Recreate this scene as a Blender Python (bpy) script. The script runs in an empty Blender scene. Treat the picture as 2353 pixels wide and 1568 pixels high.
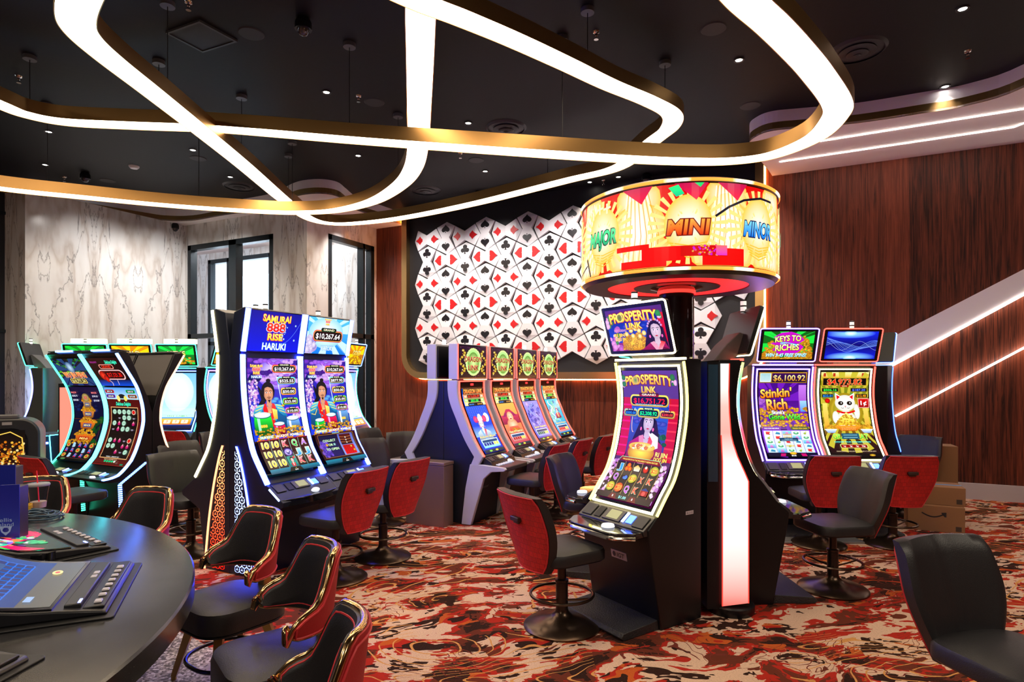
import bpy, bmesh, math, random
from mathutils import Vector, Matrix
R=random.Random(7)
sc=bpy.context.scene
COL=sc.collection
H=1.65; F=1400.0; HY=862.0; CX=1176.5
CT,ST=0.89574,0.44458           # room axes are turned 26.4 deg from the view axis
def c2w(X,D): return (X*CT-D*ST, X*ST+D*CT)
def Q(px,py,z):                 # point measured in the photo at a known height -> room x,y
    D=(H-z)*F/(py-HY); return c2w((px-CX)/F*D,D)
def QY(px,yw):                  # column px on the plane y=yw -> x, depth
    r=(px-CX)/F; D=yw/(r*ST+CT); return (r*CT-ST)*D, D
def QYz(px,py,yw):
    x,D=QY(px,yw); return x, H-(py-HY)*D/F
def facing(cx,cd):
    x,y=c2w(cx,cd); return math.atan2(x,-y)
def fang(a): a=math.radians(a); return facing(math.cos(a),math.sin(a))
# ---------------- materials
MATS={}
def mat(name,col=(.8,.8,.8),rough=.5,metal=0.,em=None,es=0.,spec=None,alpha=1.,trans=0.,coat=0.,bump=0.,bscale=60.,ior=None):
    if name in MATS: return MATS[name]
    m=bpy.data.materials.new(name); m.use_nodes=True
    nt=m.node_tree; b=nt.nodes['Principled BSDF']
    b.inputs['Base Color'].default_value=(*col,1); b.inputs['Roughness'].default_value=rough
    b.inputs['Metallic'].default_value=metal
    if spec is not None: b.inputs['Specular IOR Level'].default_value=spec
    if em: b.inputs['Emission Color'].default_value=(*em,1); b.inputs['Emission Strength'].default_value=es
    if trans: b.inputs['Transmission Weight'].default_value=trans
    if ior: b.inputs['IOR'].default_value=ior
    if coat: b.inputs['Coat Weight'].default_value=coat
    if bump:
        n=nt.nodes.new('ShaderNodeTexNoise'); n.inputs['Scale'].default_value=bscale; n.inputs['Detail'].default_value=4
        tc=nt.nodes.new('ShaderNodeTexCoord'); nt.links.new(tc.outputs['Object'],n.inputs['Vector'])
        bp=nt.nodes.new('ShaderNodeBump'); bp.inputs['Strength'].default_value=bump; bp.inputs['Distance'].default_value=.01
        nt.links.new(n.outputs['Fac'],bp.inputs['Height']); nt.links.new(bp.outputs['Normal'],b.inputs['Normal'])
    MATS[name]=m; return m
def glow(name,col,es): return mat(name,(.02,.02,.02),.6,em=col,es=es)
class NT:
    def __init__(s,name,**k):
        s.m=mat(name,**k); s.t=s.m.node_tree; s.b=s.t.nodes['Principled BSDF']
    def n(s,ty,**k):
        x=s.t.nodes.new(ty)
        for a,v in k.items():
            if a.startswith('i_'):
                key=a[2:].replace('_',' ')
                try: x.inputs[key].default_value=v
                except Exception: x.inputs[int(key)].default_value=v
            else: setattr(x,a,v)
        return x
    def l(s,a,ao,b,bi): s.t.links.new(a.outputs[ao],b.inputs[bi])
    def math(s,op,a,b=None,c=None,clamp=False):
        x=s.t.nodes.new('ShaderNodeMath'); x.operation=op; x.use_clamp=clamp
        for i,v in enumerate((a,b,c)):
            if v is None: continue
            if isinstance(v,(int,float)): x.inputs[i].default_value=v
            else: s.t.links.new(v,x.inputs[i])
        return x.outputs[0]
    def ramp(s,src,stops,interp='LINEAR'):
        r=s.t.nodes.new('ShaderNodeValToRGB'); r.color_ramp.interpolation=interp
        e=r.color_ramp.elements
        while len(e)<len(stops): e.new(.5)
        for el,(p,c) in zip(e,stops): el.position=p; el.color=(*c,1)
        s.t.links.new(src,r.inputs[0]); return r.outputs[0]
    def mix(s,f,a,b):
        x=s.t.nodes.new('ShaderNodeMix'); x.data_type='RGBA'
        for key,v in ((0,f),(6,a),(7,b)):
            if isinstance(v,(int,float)): x.inputs[key].default_value=v
            elif isinstance(v,tuple): x.inputs[key].default_value=(*v,1)
            else: s.t.links.new(v,x.inputs[key])
        return x.outputs[2]
    def map(s,scale=(1,1,1),loc=(0,0,0),rot=(0,0,0),out='Object',src=None):
        mp=s.t.nodes.new('ShaderNodeMapping')
        if src is None:
            tc=s.t.nodes.new('ShaderNodeTexCoord'); src=tc.outputs[out]
        s.t.links.new(src,mp.inputs[0]); mp.inputs['Scale'].default_value=scale; mp.inputs['Location'].default_value=loc; mp.inputs['Rotation'].default_value=rot
        return mp.outputs[0]
    def noise(s,vec,scale,detail=3,rough=.5,dist=0,out=0):
        x=s.t.nodes.new('ShaderNodeTexNoise'); x.inputs['Scale'].default_value=scale; x.inputs['Detail'].default_value=detail
        x.inputs['Roughness'].default_value=rough; x.inputs['Distortion'].default_value=dist
        s.t.links.new(vec,x.inputs['Vector']); return x.outputs[out]
# ---------------- mesh builder
class MB:
    def __init__(s): s.v=[]; s.f=[]; s.mi=[]
    def add(s,vs,fs,mi=0):
        o=len(s.v); s.v+= [tuple(v) for v in vs]; s.f+=[tuple(i+o for i in f) for f in fs]; s.mi+=[mi]*len(fs); return s
    def box(s,x0,x1,y0,y1,z0,z1,mi=0):
        vs=[(x,y,z) for z in (z0,z1) for y in (y0,y1) for x in (x0,x1)]
        return s.add(vs,[(0,2,3,1),(4,5,7,6),(0,1,5,4),(2,6,7,3),(0,4,6,2),(1,3,7,5)],mi)
    def obox(s,M,sx,sy,sz,mi=0):
        vs=[M@Vector((x*sx/2,y*sy/2,z*sz/2)) for z in (-1,1) for y in (-1,1) for x in (-1,1)]
        return s.add(vs,[(0,2,3,1),(4,5,7,6),(0,1,5,4),(2,6,7,3),(0,4,6,2),(1,3,7,5)],mi)
    def prism(s,pts,fn,mi=0):
        """pts: 2d polygon; fn(p,k) -> 3d for k=0,1"""
        n=len(pts); vs=[fn(p,0) for p in pts]+[fn(p,1) for p in pts]
        fs=[tuple(range(n-1,-1,-1)),tuple(range(n,2*n))]+[(i,(i+1)%n,n+(i+1)%n,n+i) for i in range(n)]
        return s.add(vs,fs,mi)
    def side(s,prof,x0,x1,mi=0):           # profile of (front distance d, z) extruded across the width
        return s.prism(prof,lambda p,k:((x0,x1)[k],-p[0],p[1]),mi)
    def flat(s,pts,z0,z1,mi=0): return s.prism(pts,lambda p,k:(p[0],p[1],(z0,z1)[k]),mi)
    def wall(s,pts,y0,y1,mi=0): return s.prism(pts,lambda p,k:(p[0],(y0,y1)[k],p[1]),mi)
    def tube(s,path,r,n=8,closed=False,mi=0,cap=True):
        P=[Vector(p) for p in path]; m=len(P); rings=[]; up=None
        for i in range(m):
            a=P[(i-1)%m] if (closed or i>0) else P[i]; b=P[(i+1)%m] if (closed or i<m-1) else P[i]
            t=(b-a)
            if t.length<1e-9: t=Vector((0,0,1))
            t.normalize()
            if up is None:
                up=Vector((0,0,1)) if abs(t.z)<.9 else Vector((1,0,0))
            u=(up-t*up.dot(t)); 
            if u.length<1e-5: u=t.orthogonal()
            u.normalize(); up=u; w=t.cross(u)
            rr=r[i] if isinstance(r,(list,tuple)) else r
            rings.append([P[i]+u*math.cos(2*math.pi*k/n)*rr+w*math.sin(2*math.pi*k/n)*rr for k in range(n)])
        vs=[v for q in rings for v in q]; fs=[]
        for i in range(m if closed else m-1):
            j=(i+1)%m
            for k in range(n): fs.append((i*n+k,j*n+k,j*n+(k+1)%n,i*n+(k+1)%n))
        if not closed and cap: fs+= [tuple(range(n)),tuple((m-1)*n+k for k in range(n-1,-1,-1))]
        return s.add(vs,fs,mi)
    def lathe(s,prof,n=32,c=(0,0,0),mi=0,cap=True):   # prof of (r,z)
        vs=[];fs=[]; m=len(prof)
        for r,z in prof:
            for k in range(n):
                a=2*math.pi*k/n; vs.append((c[0]+r*math.cos(a),c[1]+r*math.sin(a),c[2]+z))
        for i in range(m-1):
            for k in range(n): fs.append((i*n+k,i*n+(k+1)%n,(i+1)*n+(k+1)%n,(i+1)*n+k))
        if cap: fs+=[tuple(range(n-1,-1,-1)),tuple((m-1)*n+k for k in range(n))]
        return s.add(vs,fs,mi)
    def grid(s,fn,nu,nv,mi=0,flip=False,cu=False):
        vs=[fn(i/nu,j/nv) for j in range(nv+1) for i in range(nu+1)]
        fs=[]
        for j in range(nv):
            for i in range(nu):
                q=(j*(nu+1)+i,j*(nu+1)+i+1,(j+1)*(nu+1)+i+1,(j+1)*(nu+1)+i); fs.append(q[::-1] if flip else q)
        return s.add(vs,fs,mi)
    def shell(s,fa,fb,nu,nv,mi=0,me=None):      # closed solid between two grids
        me=mi if me is None else me
        a=len(s.v); s.grid(fa,nu,nv,mi); b=len(s.v); s.grid(fb,nu,nv,mi,flip=True)
        N=nu+1; rim=[i for i in range(N)]+[j*N+nu for j in range(1,nv+1)]+[nv*N+i for i in range(nu-1,-1,-1)]+[j*N for j in range(nv-1,0,-1)]
        for k in range(len(rim)):
            p,q=rim[k],rim[(k+1)%len(rim)]
            s.f.append((a+q,a+p,b+p,b+q)); s.mi.append(me)
        return s
    def build(s,name,mats,parent=None,loc=(0,0,0),rz=0,bev=0,smooth=.6,segs=2,fix=False):
        me=bpy.data.meshes.new(name); me.from_pydata(s.v,[],s.f)
        if not isinstance(mats,(list,tuple)): mats=[mats]
        for m in mats: me.materials.append(m)
        me.polygons.foreach_set('material_index',s.mi)
        if fix:
            bm=bmesh.new(); bm.from_mesh(me); bmesh.ops.recalc_face_normals(bm,faces=bm.faces); bm.to_mesh(me); bm.free()
        if smooth:
            me.polygons.foreach_set('use_smooth',[True]*len(me.polygons)); me.set_sharp_from_angle(angle=smooth)
        me.update()
        o=bpy.data.objects.new(name,me); COL.objects.link(o); o.parent=parent; o.location=loc; o.rotation_euler=(0,0,rz)
        if bev:
            b=o.modifiers.new('b','BEVEL'); b.width=bev; b.segments=segs; b.limit_method='ANGLE'; b.angle_limit=.6
        return o
def empty(name,loc=(0,0,0),rz=0):
    o=bpy.data.objects.new(name,None); COL.objects.link(o); o.location=loc; o.rotation_euler=(0,0,rz); o.empty_display_size=.1; return o
def tag(o,label,cat,group=None,kind=None):
    o['label']=label; o['category']=cat
    if group: o['group']=group
    if kind: o['kind']=kind
    return o
def struct(o): o['kind']='structure'; return o
def copy_tree(o,parent=None,loc=None,rz=None):
    c=o.copy(); COL.objects.link(c); c.parent=parent
    if loc is not None: c.location=loc
    if rz is not None: c.rotation_euler=(0,0,rz)
    for ch in list(o.children): copy_tree(ch,c)
    return c
def rrect(x0,x1,y0,y1,r,n=5):
    P=[]
    for cx,cy,a0 in ((x1-r,y0+r,-90),(x1-r,y1-r,0),(x0+r,y1-r,90),(x0+r,y0+r,180)):
        for k in range(n+1):
            a=math.radians(a0+90*k/n); P.append((cx+r*math.cos(a),cy+r*math.sin(a)))
    return P
def catmull(P,n=8,closed=True):
    out=[]; m=len(P)
    rng=range(m) if closed else range(m-1)
    for i in rng:
        g=lambda k: P[k%m] if closed else P[max(0,min(m-1,k))]
        a,b,c,d=g(i-1),g(i),g(i+1),g(i+2)
        for k in range(n):
            t=k/n
            out.append(tuple(.5*((2*b[q])+(-a[q]+c[q])*t+(2*a[q]-5*b[q]+4*c[q]-d[q])*t*t+(-a[q]+3*b[q]-3*c[q]+d[q])*t**3) for q in range(len(b))))
    if not closed: out.append(tuple(P[-1]))
    return out
# ---------------- lettering
TC={}
def text_geo(s,off=0.):
    k=(s,round(off,3))
    if k in TC: return TC[k]
    cu=bpy.data.curves.new('t','FONT'); cu.body=s; cu.offset=off; cu.resolution_u=3; cu.fill_mode='FRONT'
    o=bpy.data.objects.new('t',cu); COL.objects.link(o)
    dg=bpy.context.evaluated_depsgraph_get(); dg.update()
    me=o.evaluated_get(dg).to_mesh()
    vs=[(v.co.x,v.co.y) for v in me.vertices]; fs=[tuple(p.vertices) for p in me.polygons]
    o.evaluated_get(dg).to_mesh_clear(); bpy.data.objects.remove(o); bpy.data.curves.remove(cu)
    if vs:
        x0=min(v[0] for v in vs); x1=max(v[0] for v in vs)
    else: x0,x1=0,1
    TC[k]=(vs,fs,x0+off,x1-off); return TC[k]
# suits as polygons, unit height about 1
def heart(n=28):
    P=[]
    for i in range(n):
        t=2*math.pi*i/n; P.append((16*math.sin(t)**3/34,(13*math.cos(t)-5*math.cos(2*t)-2*math.cos(3*t)-math.cos(4*t)+2)/34))
    return P
def diamond():
    P=[]
    for (ax,ay),(bx,by) in (((0,.52),(.42,0)),((.42,0),(0,-.52)),((0,-.52),(-.42,0)),((-.42,0),(0,.52))):
        for k in range(5):
            t=k/5; x=ax+(bx-ax)*t; y=ay+(by-ay)*t; q=1-.55*t*(1-t); P.append((x*q,y*q))
    return P
def spade():
    P=[(x*.92,-y*.85+.08) for x,y in heart()]
    return [P,[(0,-.1),(.05,-.35),(.17,-.5),(-.17,-.5),(-.05,-.35)]]
def club():
    c=lambda cx,cy,r:[(cx+r*math.cos(2*math.pi*k/20),cy+r*math.sin(2*math.pi*k/20)) for k in range(20)]
    return [c(0,.26,.21),c(-.23,-.07,.21),c(.23,-.07,.21),[(0,.15),(.14,-.05),(.05,-.3),(.17,-.5),(-.17,-.5),(-.05,-.3),(-.14,-.05)]]
SUIT={'heart':[heart()],'diamond':[diamond()],'spade':spade(),'club':club()}
# ---------------- screen artwork drawn as coloured shapes on a lit panel
class Art:
    """drawing in a frame 1 wide and asp high; colours are what the display gives off"""
    def __init__(s,asp): s.asp=asp; s.vs=[]; s.fs=[]; s.cs=[]; s.L=0; s.stack=[(0,0,1,1)]
    def sub(s,x,y,w,h): s.stack.append((x,y,w,h)); return s
    def pop(s): s.stack.pop(); return s
    def T(s,p):
        x,y=p
        ox,oy,w,h=s.stack[-1]
        return (ox+x*w,oy+y*h)
    def raw(s,pts,faces,cols,inc=True):
        if inc: s.L+=1
        o=len(s.vs)
        for p in pts:
            x,y=s.T(p); s.vs.append((min(1,max(0,x)),min(s.asp,max(0,y)),s.L))
        s.fs+=[tuple(i+o for i in f) for f in faces]; s.cs+=cols
    def rect(s,x0,y0,x1,y1,c0,c1=None,inc=True):
        c1=c1 or c0; s.raw([(x0,y0),(x1,y0),(x1,y1),(x0,y1)],[(0,1,2,3)],[c0,c0,c1,c1],inc)
    def poly(s,pts,c,c2=None,inc=True):
        if c2:
            ys=[p[1] for p in pts]; a,b=min(ys),max(ys)
            cols=[tuple(c[k]+(c2[k]-c[k])*((p[1]-a)/(b-a+1e-9)) for k in range(3)) for p in pts]
        else: cols=[c]*len(pts)
        s.raw(pts,[tuple(range(len(pts)))],cols,inc)
    def ell(s,cx,cy,rx,ry,ci,co=None,n=24,inc=True,a0=0,a1=360):
        co=co or ci; pts=[(cx,cy)]; m=n+1
        for k in range(m):
            a=math.radians(a0+(a1-a0)*k/n); pts.append((cx+rx*math.cos(a),cy+ry*math.sin(a)))
        s.raw(pts,[(0,k,k+1) for k in range(1,m)],[ci]+[co]*m,inc)
    def rays(s,cx,cy,r0,r1,n,c,ph=0,inc=True,wd=.5):
        if inc: s.L+=1
        for k in range(n):
            a=2*math.pi*(k+ph)/n; b=a+2*math.pi/n*wd
            s.raw([(cx+r0*math.cos(a),cy+r0*math.sin(a)),(cx+r1*math.cos(a),cy+r1*math.sin(a)),(cx+r1*math.cos(b),cy+r1*math.sin(b)),(cx+r0*math.cos(b),cy+r0*math.sin(b))],[(0,1,2,3)],[c]*4,False)
    def line(s,pts,w,c,closed=False,inc=True):
        if inc: s.L+=1
        n=len(pts)
        for i in range(n if closed else n-1):
            a=pts[i]; b=pts[(i+1)%n]; dx,dy=b[0]-a[0],b[1]-a[1]; l=math.hypot(dx,dy) or 1; nx,ny=-dy/l*w/2,dx/l*w/2; ex,ey=dx/l*w*.3,dy/l*w*.3
            s.raw([(a[0]+nx-ex,a[1]+ny-ey),(a[0]-nx-ex,a[1]-ny-ey),(b[0]-nx+ex,b[1]-ny+ey),(b[0]+nx+ex,b[1]+ny+ey)],[(0,1,2,3)],[c]*4,False)
    def rr(s,x0,y0,x1,y1,r,c,c2=None,inc=True): s.poly(rrect(x0,x1,y0,y1,min(r,(x1-x0)/2.01,(y1-y0)/2.01)),c,c2,inc)
    def frame(s,x0,y0,x1,y1,w,c): s.line([(x0,y0),(x1,y0),(x1,y1),(x0,y1)],w,c,True)
    def text(s,t,cx,cy,h,c,c2=None,out=None,ow=.09,bold=.02,w=None,arch=0,shear=0,rot=0):
        bold=min(bold,.032); ow=min(ow,.05)
        if '$' in t or '¢' in t: bold=min(bold,.018); ow=min(ow,.022)
        """h cap height; w total width (squeezes or stretches); c2 top colour; out outline colour"""
        for off,col,cc in (((bold+ow),out,None),(bold,c,c2)):
            if col is None: continue
            vs,fs,x0,x1=text_geo(t,off)
            sx=h/.7; kx=(w/(x1-x0)) if w else sx
            pts=[];cols=[]
            for x,y in vs:
                X=(x-(x0+x1)/2)*kx; Y=(y-.35)*sx
                X+=shear*Y; 
                if arch: Y+=arch*(1-(2*X/((x1-x0)*kx))**2)
                if rot: X,Y=X*math.cos(rot)-Y*math.sin(rot),X*math.sin(rot)+Y*math.cos(rot)
                pts.append((cx+X,cy+Y))
                t_=min(1,max(0,y/.7)); cols.append(tuple(col[k]+(cc[k]-col[k])*t_ for k in range(3)) if cc else col)
            s.raw(pts,fs,cols)
    def blobs(s,n,x0,y0,x1,y1,r,cols,seed=1,sq=1.,co=None):
        q=random.Random(seed)
        for k in range(n):
            if k%8==0: s.L+=1
            c=q.choice(cols); x=q.uniform(x0,x1); y=q.uniform(y0,y1); rr=r*q.uniform(.6,1.3)
            s.ell(x,y,rr,rr*sq,c,tuple(v*.78 for v in c) if co is None else co,n=9,inc=False)
            s.L+=.02
    def coins(s,n,x0,y0,x1,y1,r,seed=1,heap=True):
        q=random.Random(seed); L=[]
        for k in range(n):
            x=q.uniform(x0,x1); y=y0+(y1-y0)*q.random()*( (1-abs((x-(x0+x1)/2)/((x1-x0)/2))**2) if heap else 1)
            L.append((y,x))
        L.sort(reverse=True)
        for i,(y,x) in enumerate(L):
            if i%10==0: s.L+=1
            rr=r*q.uniform(.8,1.2); g=q.uniform(.75,1)
            s.ell(x,y,rr,rr*.62,(1*g,.86*g,.22*g),(.75*g,.38*g,.02),n=10,inc=False); s.L+=.02
    def dots(s,x0,y0,x1,y1,nx,ny,r,c):
        s.L+=1
        for i in range(nx):
            for j in range(ny): s.ell(x0+(x1-x0)*(i+.5)/nx,y0+(y1-y0)*(j+.5)/ny,r,r,c,n=8,inc=False)
def ART(name,es):
    if name in MATS: return MATS[name]
    m=bpy.data.materials.new(name); m.use_nodes=True; nt=m.node_tree; b=nt.nodes['Principled BSDF']
    a=nt.nodes.new('ShaderNodeVertexColor'); a.layer_name='Col'
    b.inputs['Base Color'].default_value=(.01,.01,.01,1); b.inputs['Roughness'].default_value=.22; b.inputs['Specular IOR Level'].default_value=.25
    nt.links.new(a.outputs[0],b.inputs['Emission Color']); b.inputs['Emission Strength'].default_value=es
    MATS[name]=m; return m
def place_art(art,name,fn,nodes,parent,material,bis_u=()):
    """fn(u,v,off)->3d with u in 0..1, v in 0..1; nodes: v break points (0..1) where the panel bends"""
    bm=bmesh.new(); cl=bm.verts.layers.float_color.new('Col')
    V=[]
    for (x,y,L),c in zip(art.vs,art.cs):
        v=bm.verts.new((x,y/art.asp,L)); v[cl]=(*[max(0,q)**2.2 for q in c],1); V.append(v)
    for f in art.fs:
        try: bm.faces.new([V[i] for i in f])
        except Exception: pass
    for p in nodes:
        if 0<p<1: bmesh.ops.bisect_plane(bm,geom=bm.verts[:]+bm.edges[:]+bm.faces[:],plane_co=(0,p,0),plane_no=(0,1,0))
    for p in bis_u: bmesh.ops.bisect_plane(bm,geom=bm.verts[:]+bm.edges[:]+bm.faces[:],plane_co=(p,0,0),plane_no=(1,0,0))
    bmesh.ops.triangulate(bm,faces=[f for f in bm.faces if len(f.verts)>4])
    for f in bm.faces:
        if f.calc_area()<1e-12: continue
        if f.normal.z<0: f.normal_flip()
    for v in bm.verts:
        x,y,L=v.co; v.co=fn(x,y,.0008+L*.00018)
    me=bpy.data.meshes.new(name); bm.to_mesh(me); bm.free(); me.materials.append(material)
    o=bpy.data.objects.new(name,me); COL.objects.link(o); o.parent=parent; return o
# =============== setting
SOF=4.66; CEIL=4.9
leather=mat('black_leather',(.015,.014,.016),.42,spec=.42,bump=.12,bscale=220)
blackp=mat('black_plastic',(.007,.007,.009),.35,spec=.35)
blackm=mat('matte_black',(.008,.008,.010),.6)
bronze=mat('brushed_bronze',(.52,.30,.11),.38,1.)
bronze_l=mat('brushed_brass',(.62,.40,.17),.32,1.)
chrome=mat('chrome',(.75,.72,.70),.12,1.)
white=mat('white_paint',(.90,.86,.88),.6)
def carpet():
    N=NT('swirled_carpet',rough=.95,spec=.1)
    v=N.map(scale=(1,1,1),rot=(0,0,math.radians(-38)))
    w1=N.noise(v,1.3,3,.5,0,1)
    vs=N.n('ShaderNodeVectorMath',operation='MULTIPLY_ADD'); N.t.links.new(w1,vs.inputs[0]); vs.inputs[1].default_value=(.42,.42,0); N.t.links.new(v,vs.inputs[2])
    mp=N.map(scale=(.8,1.5,1),src=vs.outputs[0])
    n1=N.noise(mp,2.5,4,.62,.35)
    mp2=N.map(scale=(.8,1.5,1),loc=(7,3,0),src=vs.outputs[0])
    n2=N.noise(mp2,2.7,4,.6,.4)
    mp3=N.map(scale=(.6,1.3,1),loc=(-4,9,0),src=vs.outputs[0])
    n3=N.noise(mp3,2.3,2.,.5,.8)
    cream=(.68,.47,.35); dark=(.022,.010,.007); red=(.42,.022,.012); orange=(.50,.10,.018); brown=(.13,.028,.014)
    base=N.ramp(n1,[(0,dark),(.40,brown),(.455,red),(.50,cream),(.60,dark),(.66,cream)],'CONSTANT')
    mk=N.ramp(n2,[(0,(0,0,0)),(.57,(1,1,1))],'CONSTANT')
    alt=N.ramp(n3,[(0,dark),(.44,orange),(.50,red),(.56,dark)],'CONSTANT')
    c=N.mix(mk,base,alt)
    mk2=N.ramp(n2,[(0,(1,1,1)),(.40,(0,0,0))],'CONSTANT')
    alt2=N.ramp(n3,[(0,red),(.45,cream),(.53,brown)],'CONSTANT')
    c=N.mix(mk2,c,alt2)
    # thin golden contour lines
    n4=N.noise(N.map(scale=(.5,1.1,1),loc=(2,1,0),src=vs.outputs[0]),1.15,1.5,.4,.3)
    fr=N.math('FRACT',N.math('MULTIPLY',n4,34)); d=N.math('ABSOLUTE',N.math('SUBTRACT',fr,.5)); ln=N.math('LESS_THAN',d,.055)
    reg=N.math('GREATER_THAN',N.noise(N.map(loc=(3,3,3)),.95,1.,.5),.49)
    c=N.mix(N.math('MULTIPLY',ln,reg),c,(.66,.32,.10))
    n5=N.noise(N.map(scale=(.7,1.2,1),loc=(8,5,0),src=vs.outputs[0]),2.1,3,.5,.3)
    fr=N.math('FRACT',N.math('MULTIPLY',n5,26)); d=N.math('ABSOLUTE',N.math('SUBTRACT',fr,.5)); ln=N.math('LESS_THAN',d,.06)
    reg=N.math('LESS_THAN',N.noise(N.map(loc=(6,1,3)),1.3,1.,.5),.47)
    c=N.mix(N.math('MULTIPLY',ln,reg),c,(.16,.03,.02))
    # loop pile speckle
    sp=N.noise(N.map(scale=(1,3.2,1),rot=(0,0,.8)),95,2,.6)
    c2=N.mix(N.math('MULTIPLY',N.math('SUBTRACT',sp,.45,clamp=True),1.6),c,(.10,.03,.02))
    N.t.links.new(c2,N.b.inputs['Base Color'])
    bp=N.n('ShaderNodeBump'); bp.inputs['Strength'].default_value=.5; bp.inputs['Distance'].default_value=.01
    N.t.links.new(sp,bp.inputs['Height']); N.t.links.new(bp.outputs[0],N.b.inputs['Normal'])
    return N.m
def wood(name,c0=(.085,.030,.017),c1=(.21,.080,.042),rough=.42):
    N=NT(name,rough=rough,spec=.25)
    v=N.map(scale=(15,15,.5)); a=N.noise(v,2.2,6,.62,1.3)
    b=N.noise(N.map(scale=(60,60,.8)),2.5,3,.6)
    # veneer sheets differ a little from one another
    sx=N.n('ShaderNodeSeparateXYZ'); N.t.links.new(N.map(),sx.inputs[0])
    fl=N.math('FLOOR',N.math('MULTIPLY',N.math('ADD',sx.outputs[0],sx.outputs[1]),3.4))
    wn=N.n('ShaderNodeTexWhiteNoise',noise_dimensions='1D'); N.t.links.new(fl,wn.inputs['W'])
    f=N.math('ADD',N.math('MULTIPLY',a,.8),N.math('MULTIPLY',b,.35)); f=N.math('ADD',f,N.math('MULTIPLY',N.math('SUBTRACT',wn.outputs[0],.5),.22))
    N.t.links.new(N.ramp(f,[(.40,c0),(.56,tuple((p+q)/2 for p,q in zip(c0,c1))),(.74,c1)]),N.b.inputs['Base Color']); return N.m
def marble():
    N=NT('bookmatched_marble',rough=.16,spec=.45)
    sx=N.n('ShaderNodeSeparateXYZ'); N.t.links.new(N.map(),sx.inputs[0])
    h=N.math('PINGPONG',N.math('ADD',N.math('ADD',sx.outputs[0],sx.outputs[1]),.35),.78)
    cm=N.n('ShaderNodeCombineXYZ'); N.t.links.new(h,cm.inputs[0]); N.t.links.new(sx.outputs[2],cm.inputs[2])
    v=N.map(scale=(1.15,1,.26),src=cm.outputs[0])
    w=N.noise(v,1.25,5,.52,.35)
    d=N.math('ABSOLUTE',N.math('SUBTRACT',w,.5))
    vein=N.math('POWER',N.math('SUBTRACT',1,N.math('MULTIPLY',d,17),clamp=True),2)
    halo=N.math('POWER',N.math('SUBTRACT',1,N.math('MULTIPLY',d,6),clamp=True),2)
    w2=N.noise(N.map(scale=(1.3,1,.33),loc=(5,2,1),src=cm.outputs[0]),1.7,6,.6,.6)
    d2=N.math('ABSOLUTE',N.math('SUBTRACT',w2,.47)); v2=N.math('POWER',N.math('SUBTRACT',1,N.math('MULTIPLY',d2,55),clamp=True),2)
    c=N.mix(N.math('MULTIPLY',halo,.30),(.74,.74,.74),(.52,.43,.36))
    c=N.mix(N.math('MULTIPLY',vein,.45),c,(.33,.25,.20))
    c=N.mix(N.math('MULTIPLY',v2,.8),c,(.16,.15,.15))
    N.t.links.new(c,N.b.inputs['Base Color']); return N.m
def terrazzo():
    N=NT('speckled_terrazzo',rough=.35); vo=N.n('ShaderNodeTexVoronoi'); vo.inputs['Scale'].default_value=75
    N.t.links.new(N.map(),vo.inputs['Vector'])
    s=N.n('ShaderNodeSeparateColor'); N.t.links.new(vo.outputs['Color'],s.inputs[0])
    N.t.links.new(N.ramp(s.outputs[0],[(0,(.10,.08,.07)),(.35,(.42,.36,.32)),(.8,(.75,.70,.66))],'CONSTANT'),N.b.inputs['Base Color']); return N.m
M_carpet=carpet(); M_wood=wood('walnut_veneer',(.026,.006,.0035),(.24,.052,.022),.5); M_marble=marble(); M_terr=terrazzo()
M_ceil=mat('black_ceiling_paint',(.0030,.0036,.0052),.6,spec=.28,bump=.05,bscale=25)
M_sof=mat('soffit_paint',(.86,.80,.80),.75)
M_frame=mat('dark_window_frame',(.012,.020,.026),.35,.4)
M_glass=mat('clear_glass',(.93,.97,1),.03,trans=1.,ior=1.05)
M_darkw=mat('dark_navy_panel',(.010,.012,.018),.55)
BC=c2w(-3.516,1.74)   # centre of the round bar
struct(MB().box(-17,8,-6,13,-.1,0).build('floor',M_carpet))
ter=[(2.57*math.cos(2*math.pi*k/96),2.57*math.sin(2*math.pi*k/96)) for k in range(96)]
struct(MB().flat(ter,0.0,.004).build('floor.001',M_terr,loc=(BC[0],BC[1],0)))
# main wood wall y=10
struct(MB().box(-8.08,8,10,10.2,0,SOF+.24).build('wall_back',M_wood))
# marble walls and window openings
struct(MB().box(-11.6,-11.38,5.5,8.3,0,SOF).build('wall_left',M_marble))
struct(MB().box(-12.2,-11.38,5.3,5.5,0,SOF).build('wall_column',M_marble))
wb=MB(); wb.box(-11.38,-11.3,8.08,8.28,0,SOF); wb.box(-8.91,-8.08,8.08,8.28,0,SOF); wb.box(-11.3,-8.91,8.08,8.28,4.25,SOF)
struct(wb.build('wall_window',M_marble))
wb=MB(); wb.box(-8.28,-8.08,8.28,8.61,0,SOF); wb.box(-8.28,-8.08,8.61,9.93,4.28,SOF); wb.box(-8.28,-8.08,9.93,10.2,0,SOF)
struct(wb.build('wall_entry',M_marble))
# dark partition at far left
struct(MB().box(-12.2,-12.0,-6,5.3,0,SOF).build('wall_partition',M_darkw))
dl=MB()
for z in (2.35,4.3): dl.box(-12.0,-11.97,-6,5.3,z,z+.05)
for y in (4.9,3.4,1.9): dl.box(-12.0,-11.965,y,y+.06,0,SOF)
struct(dl.build('trim_1',M_frame))
struct(MB().box(8,8.2,-6,13,0,SOF+.24).build('wall_right',M_wood))
struct(MB().box(-12.2,8,-6.2,-6,0,SOF+.24).build('wall_front',M_darkw))
struct(MB().box(-17,8.2,-6.2,10.2,CEIL,CEIL+.1).build('ceiling',M_ceil))
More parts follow.
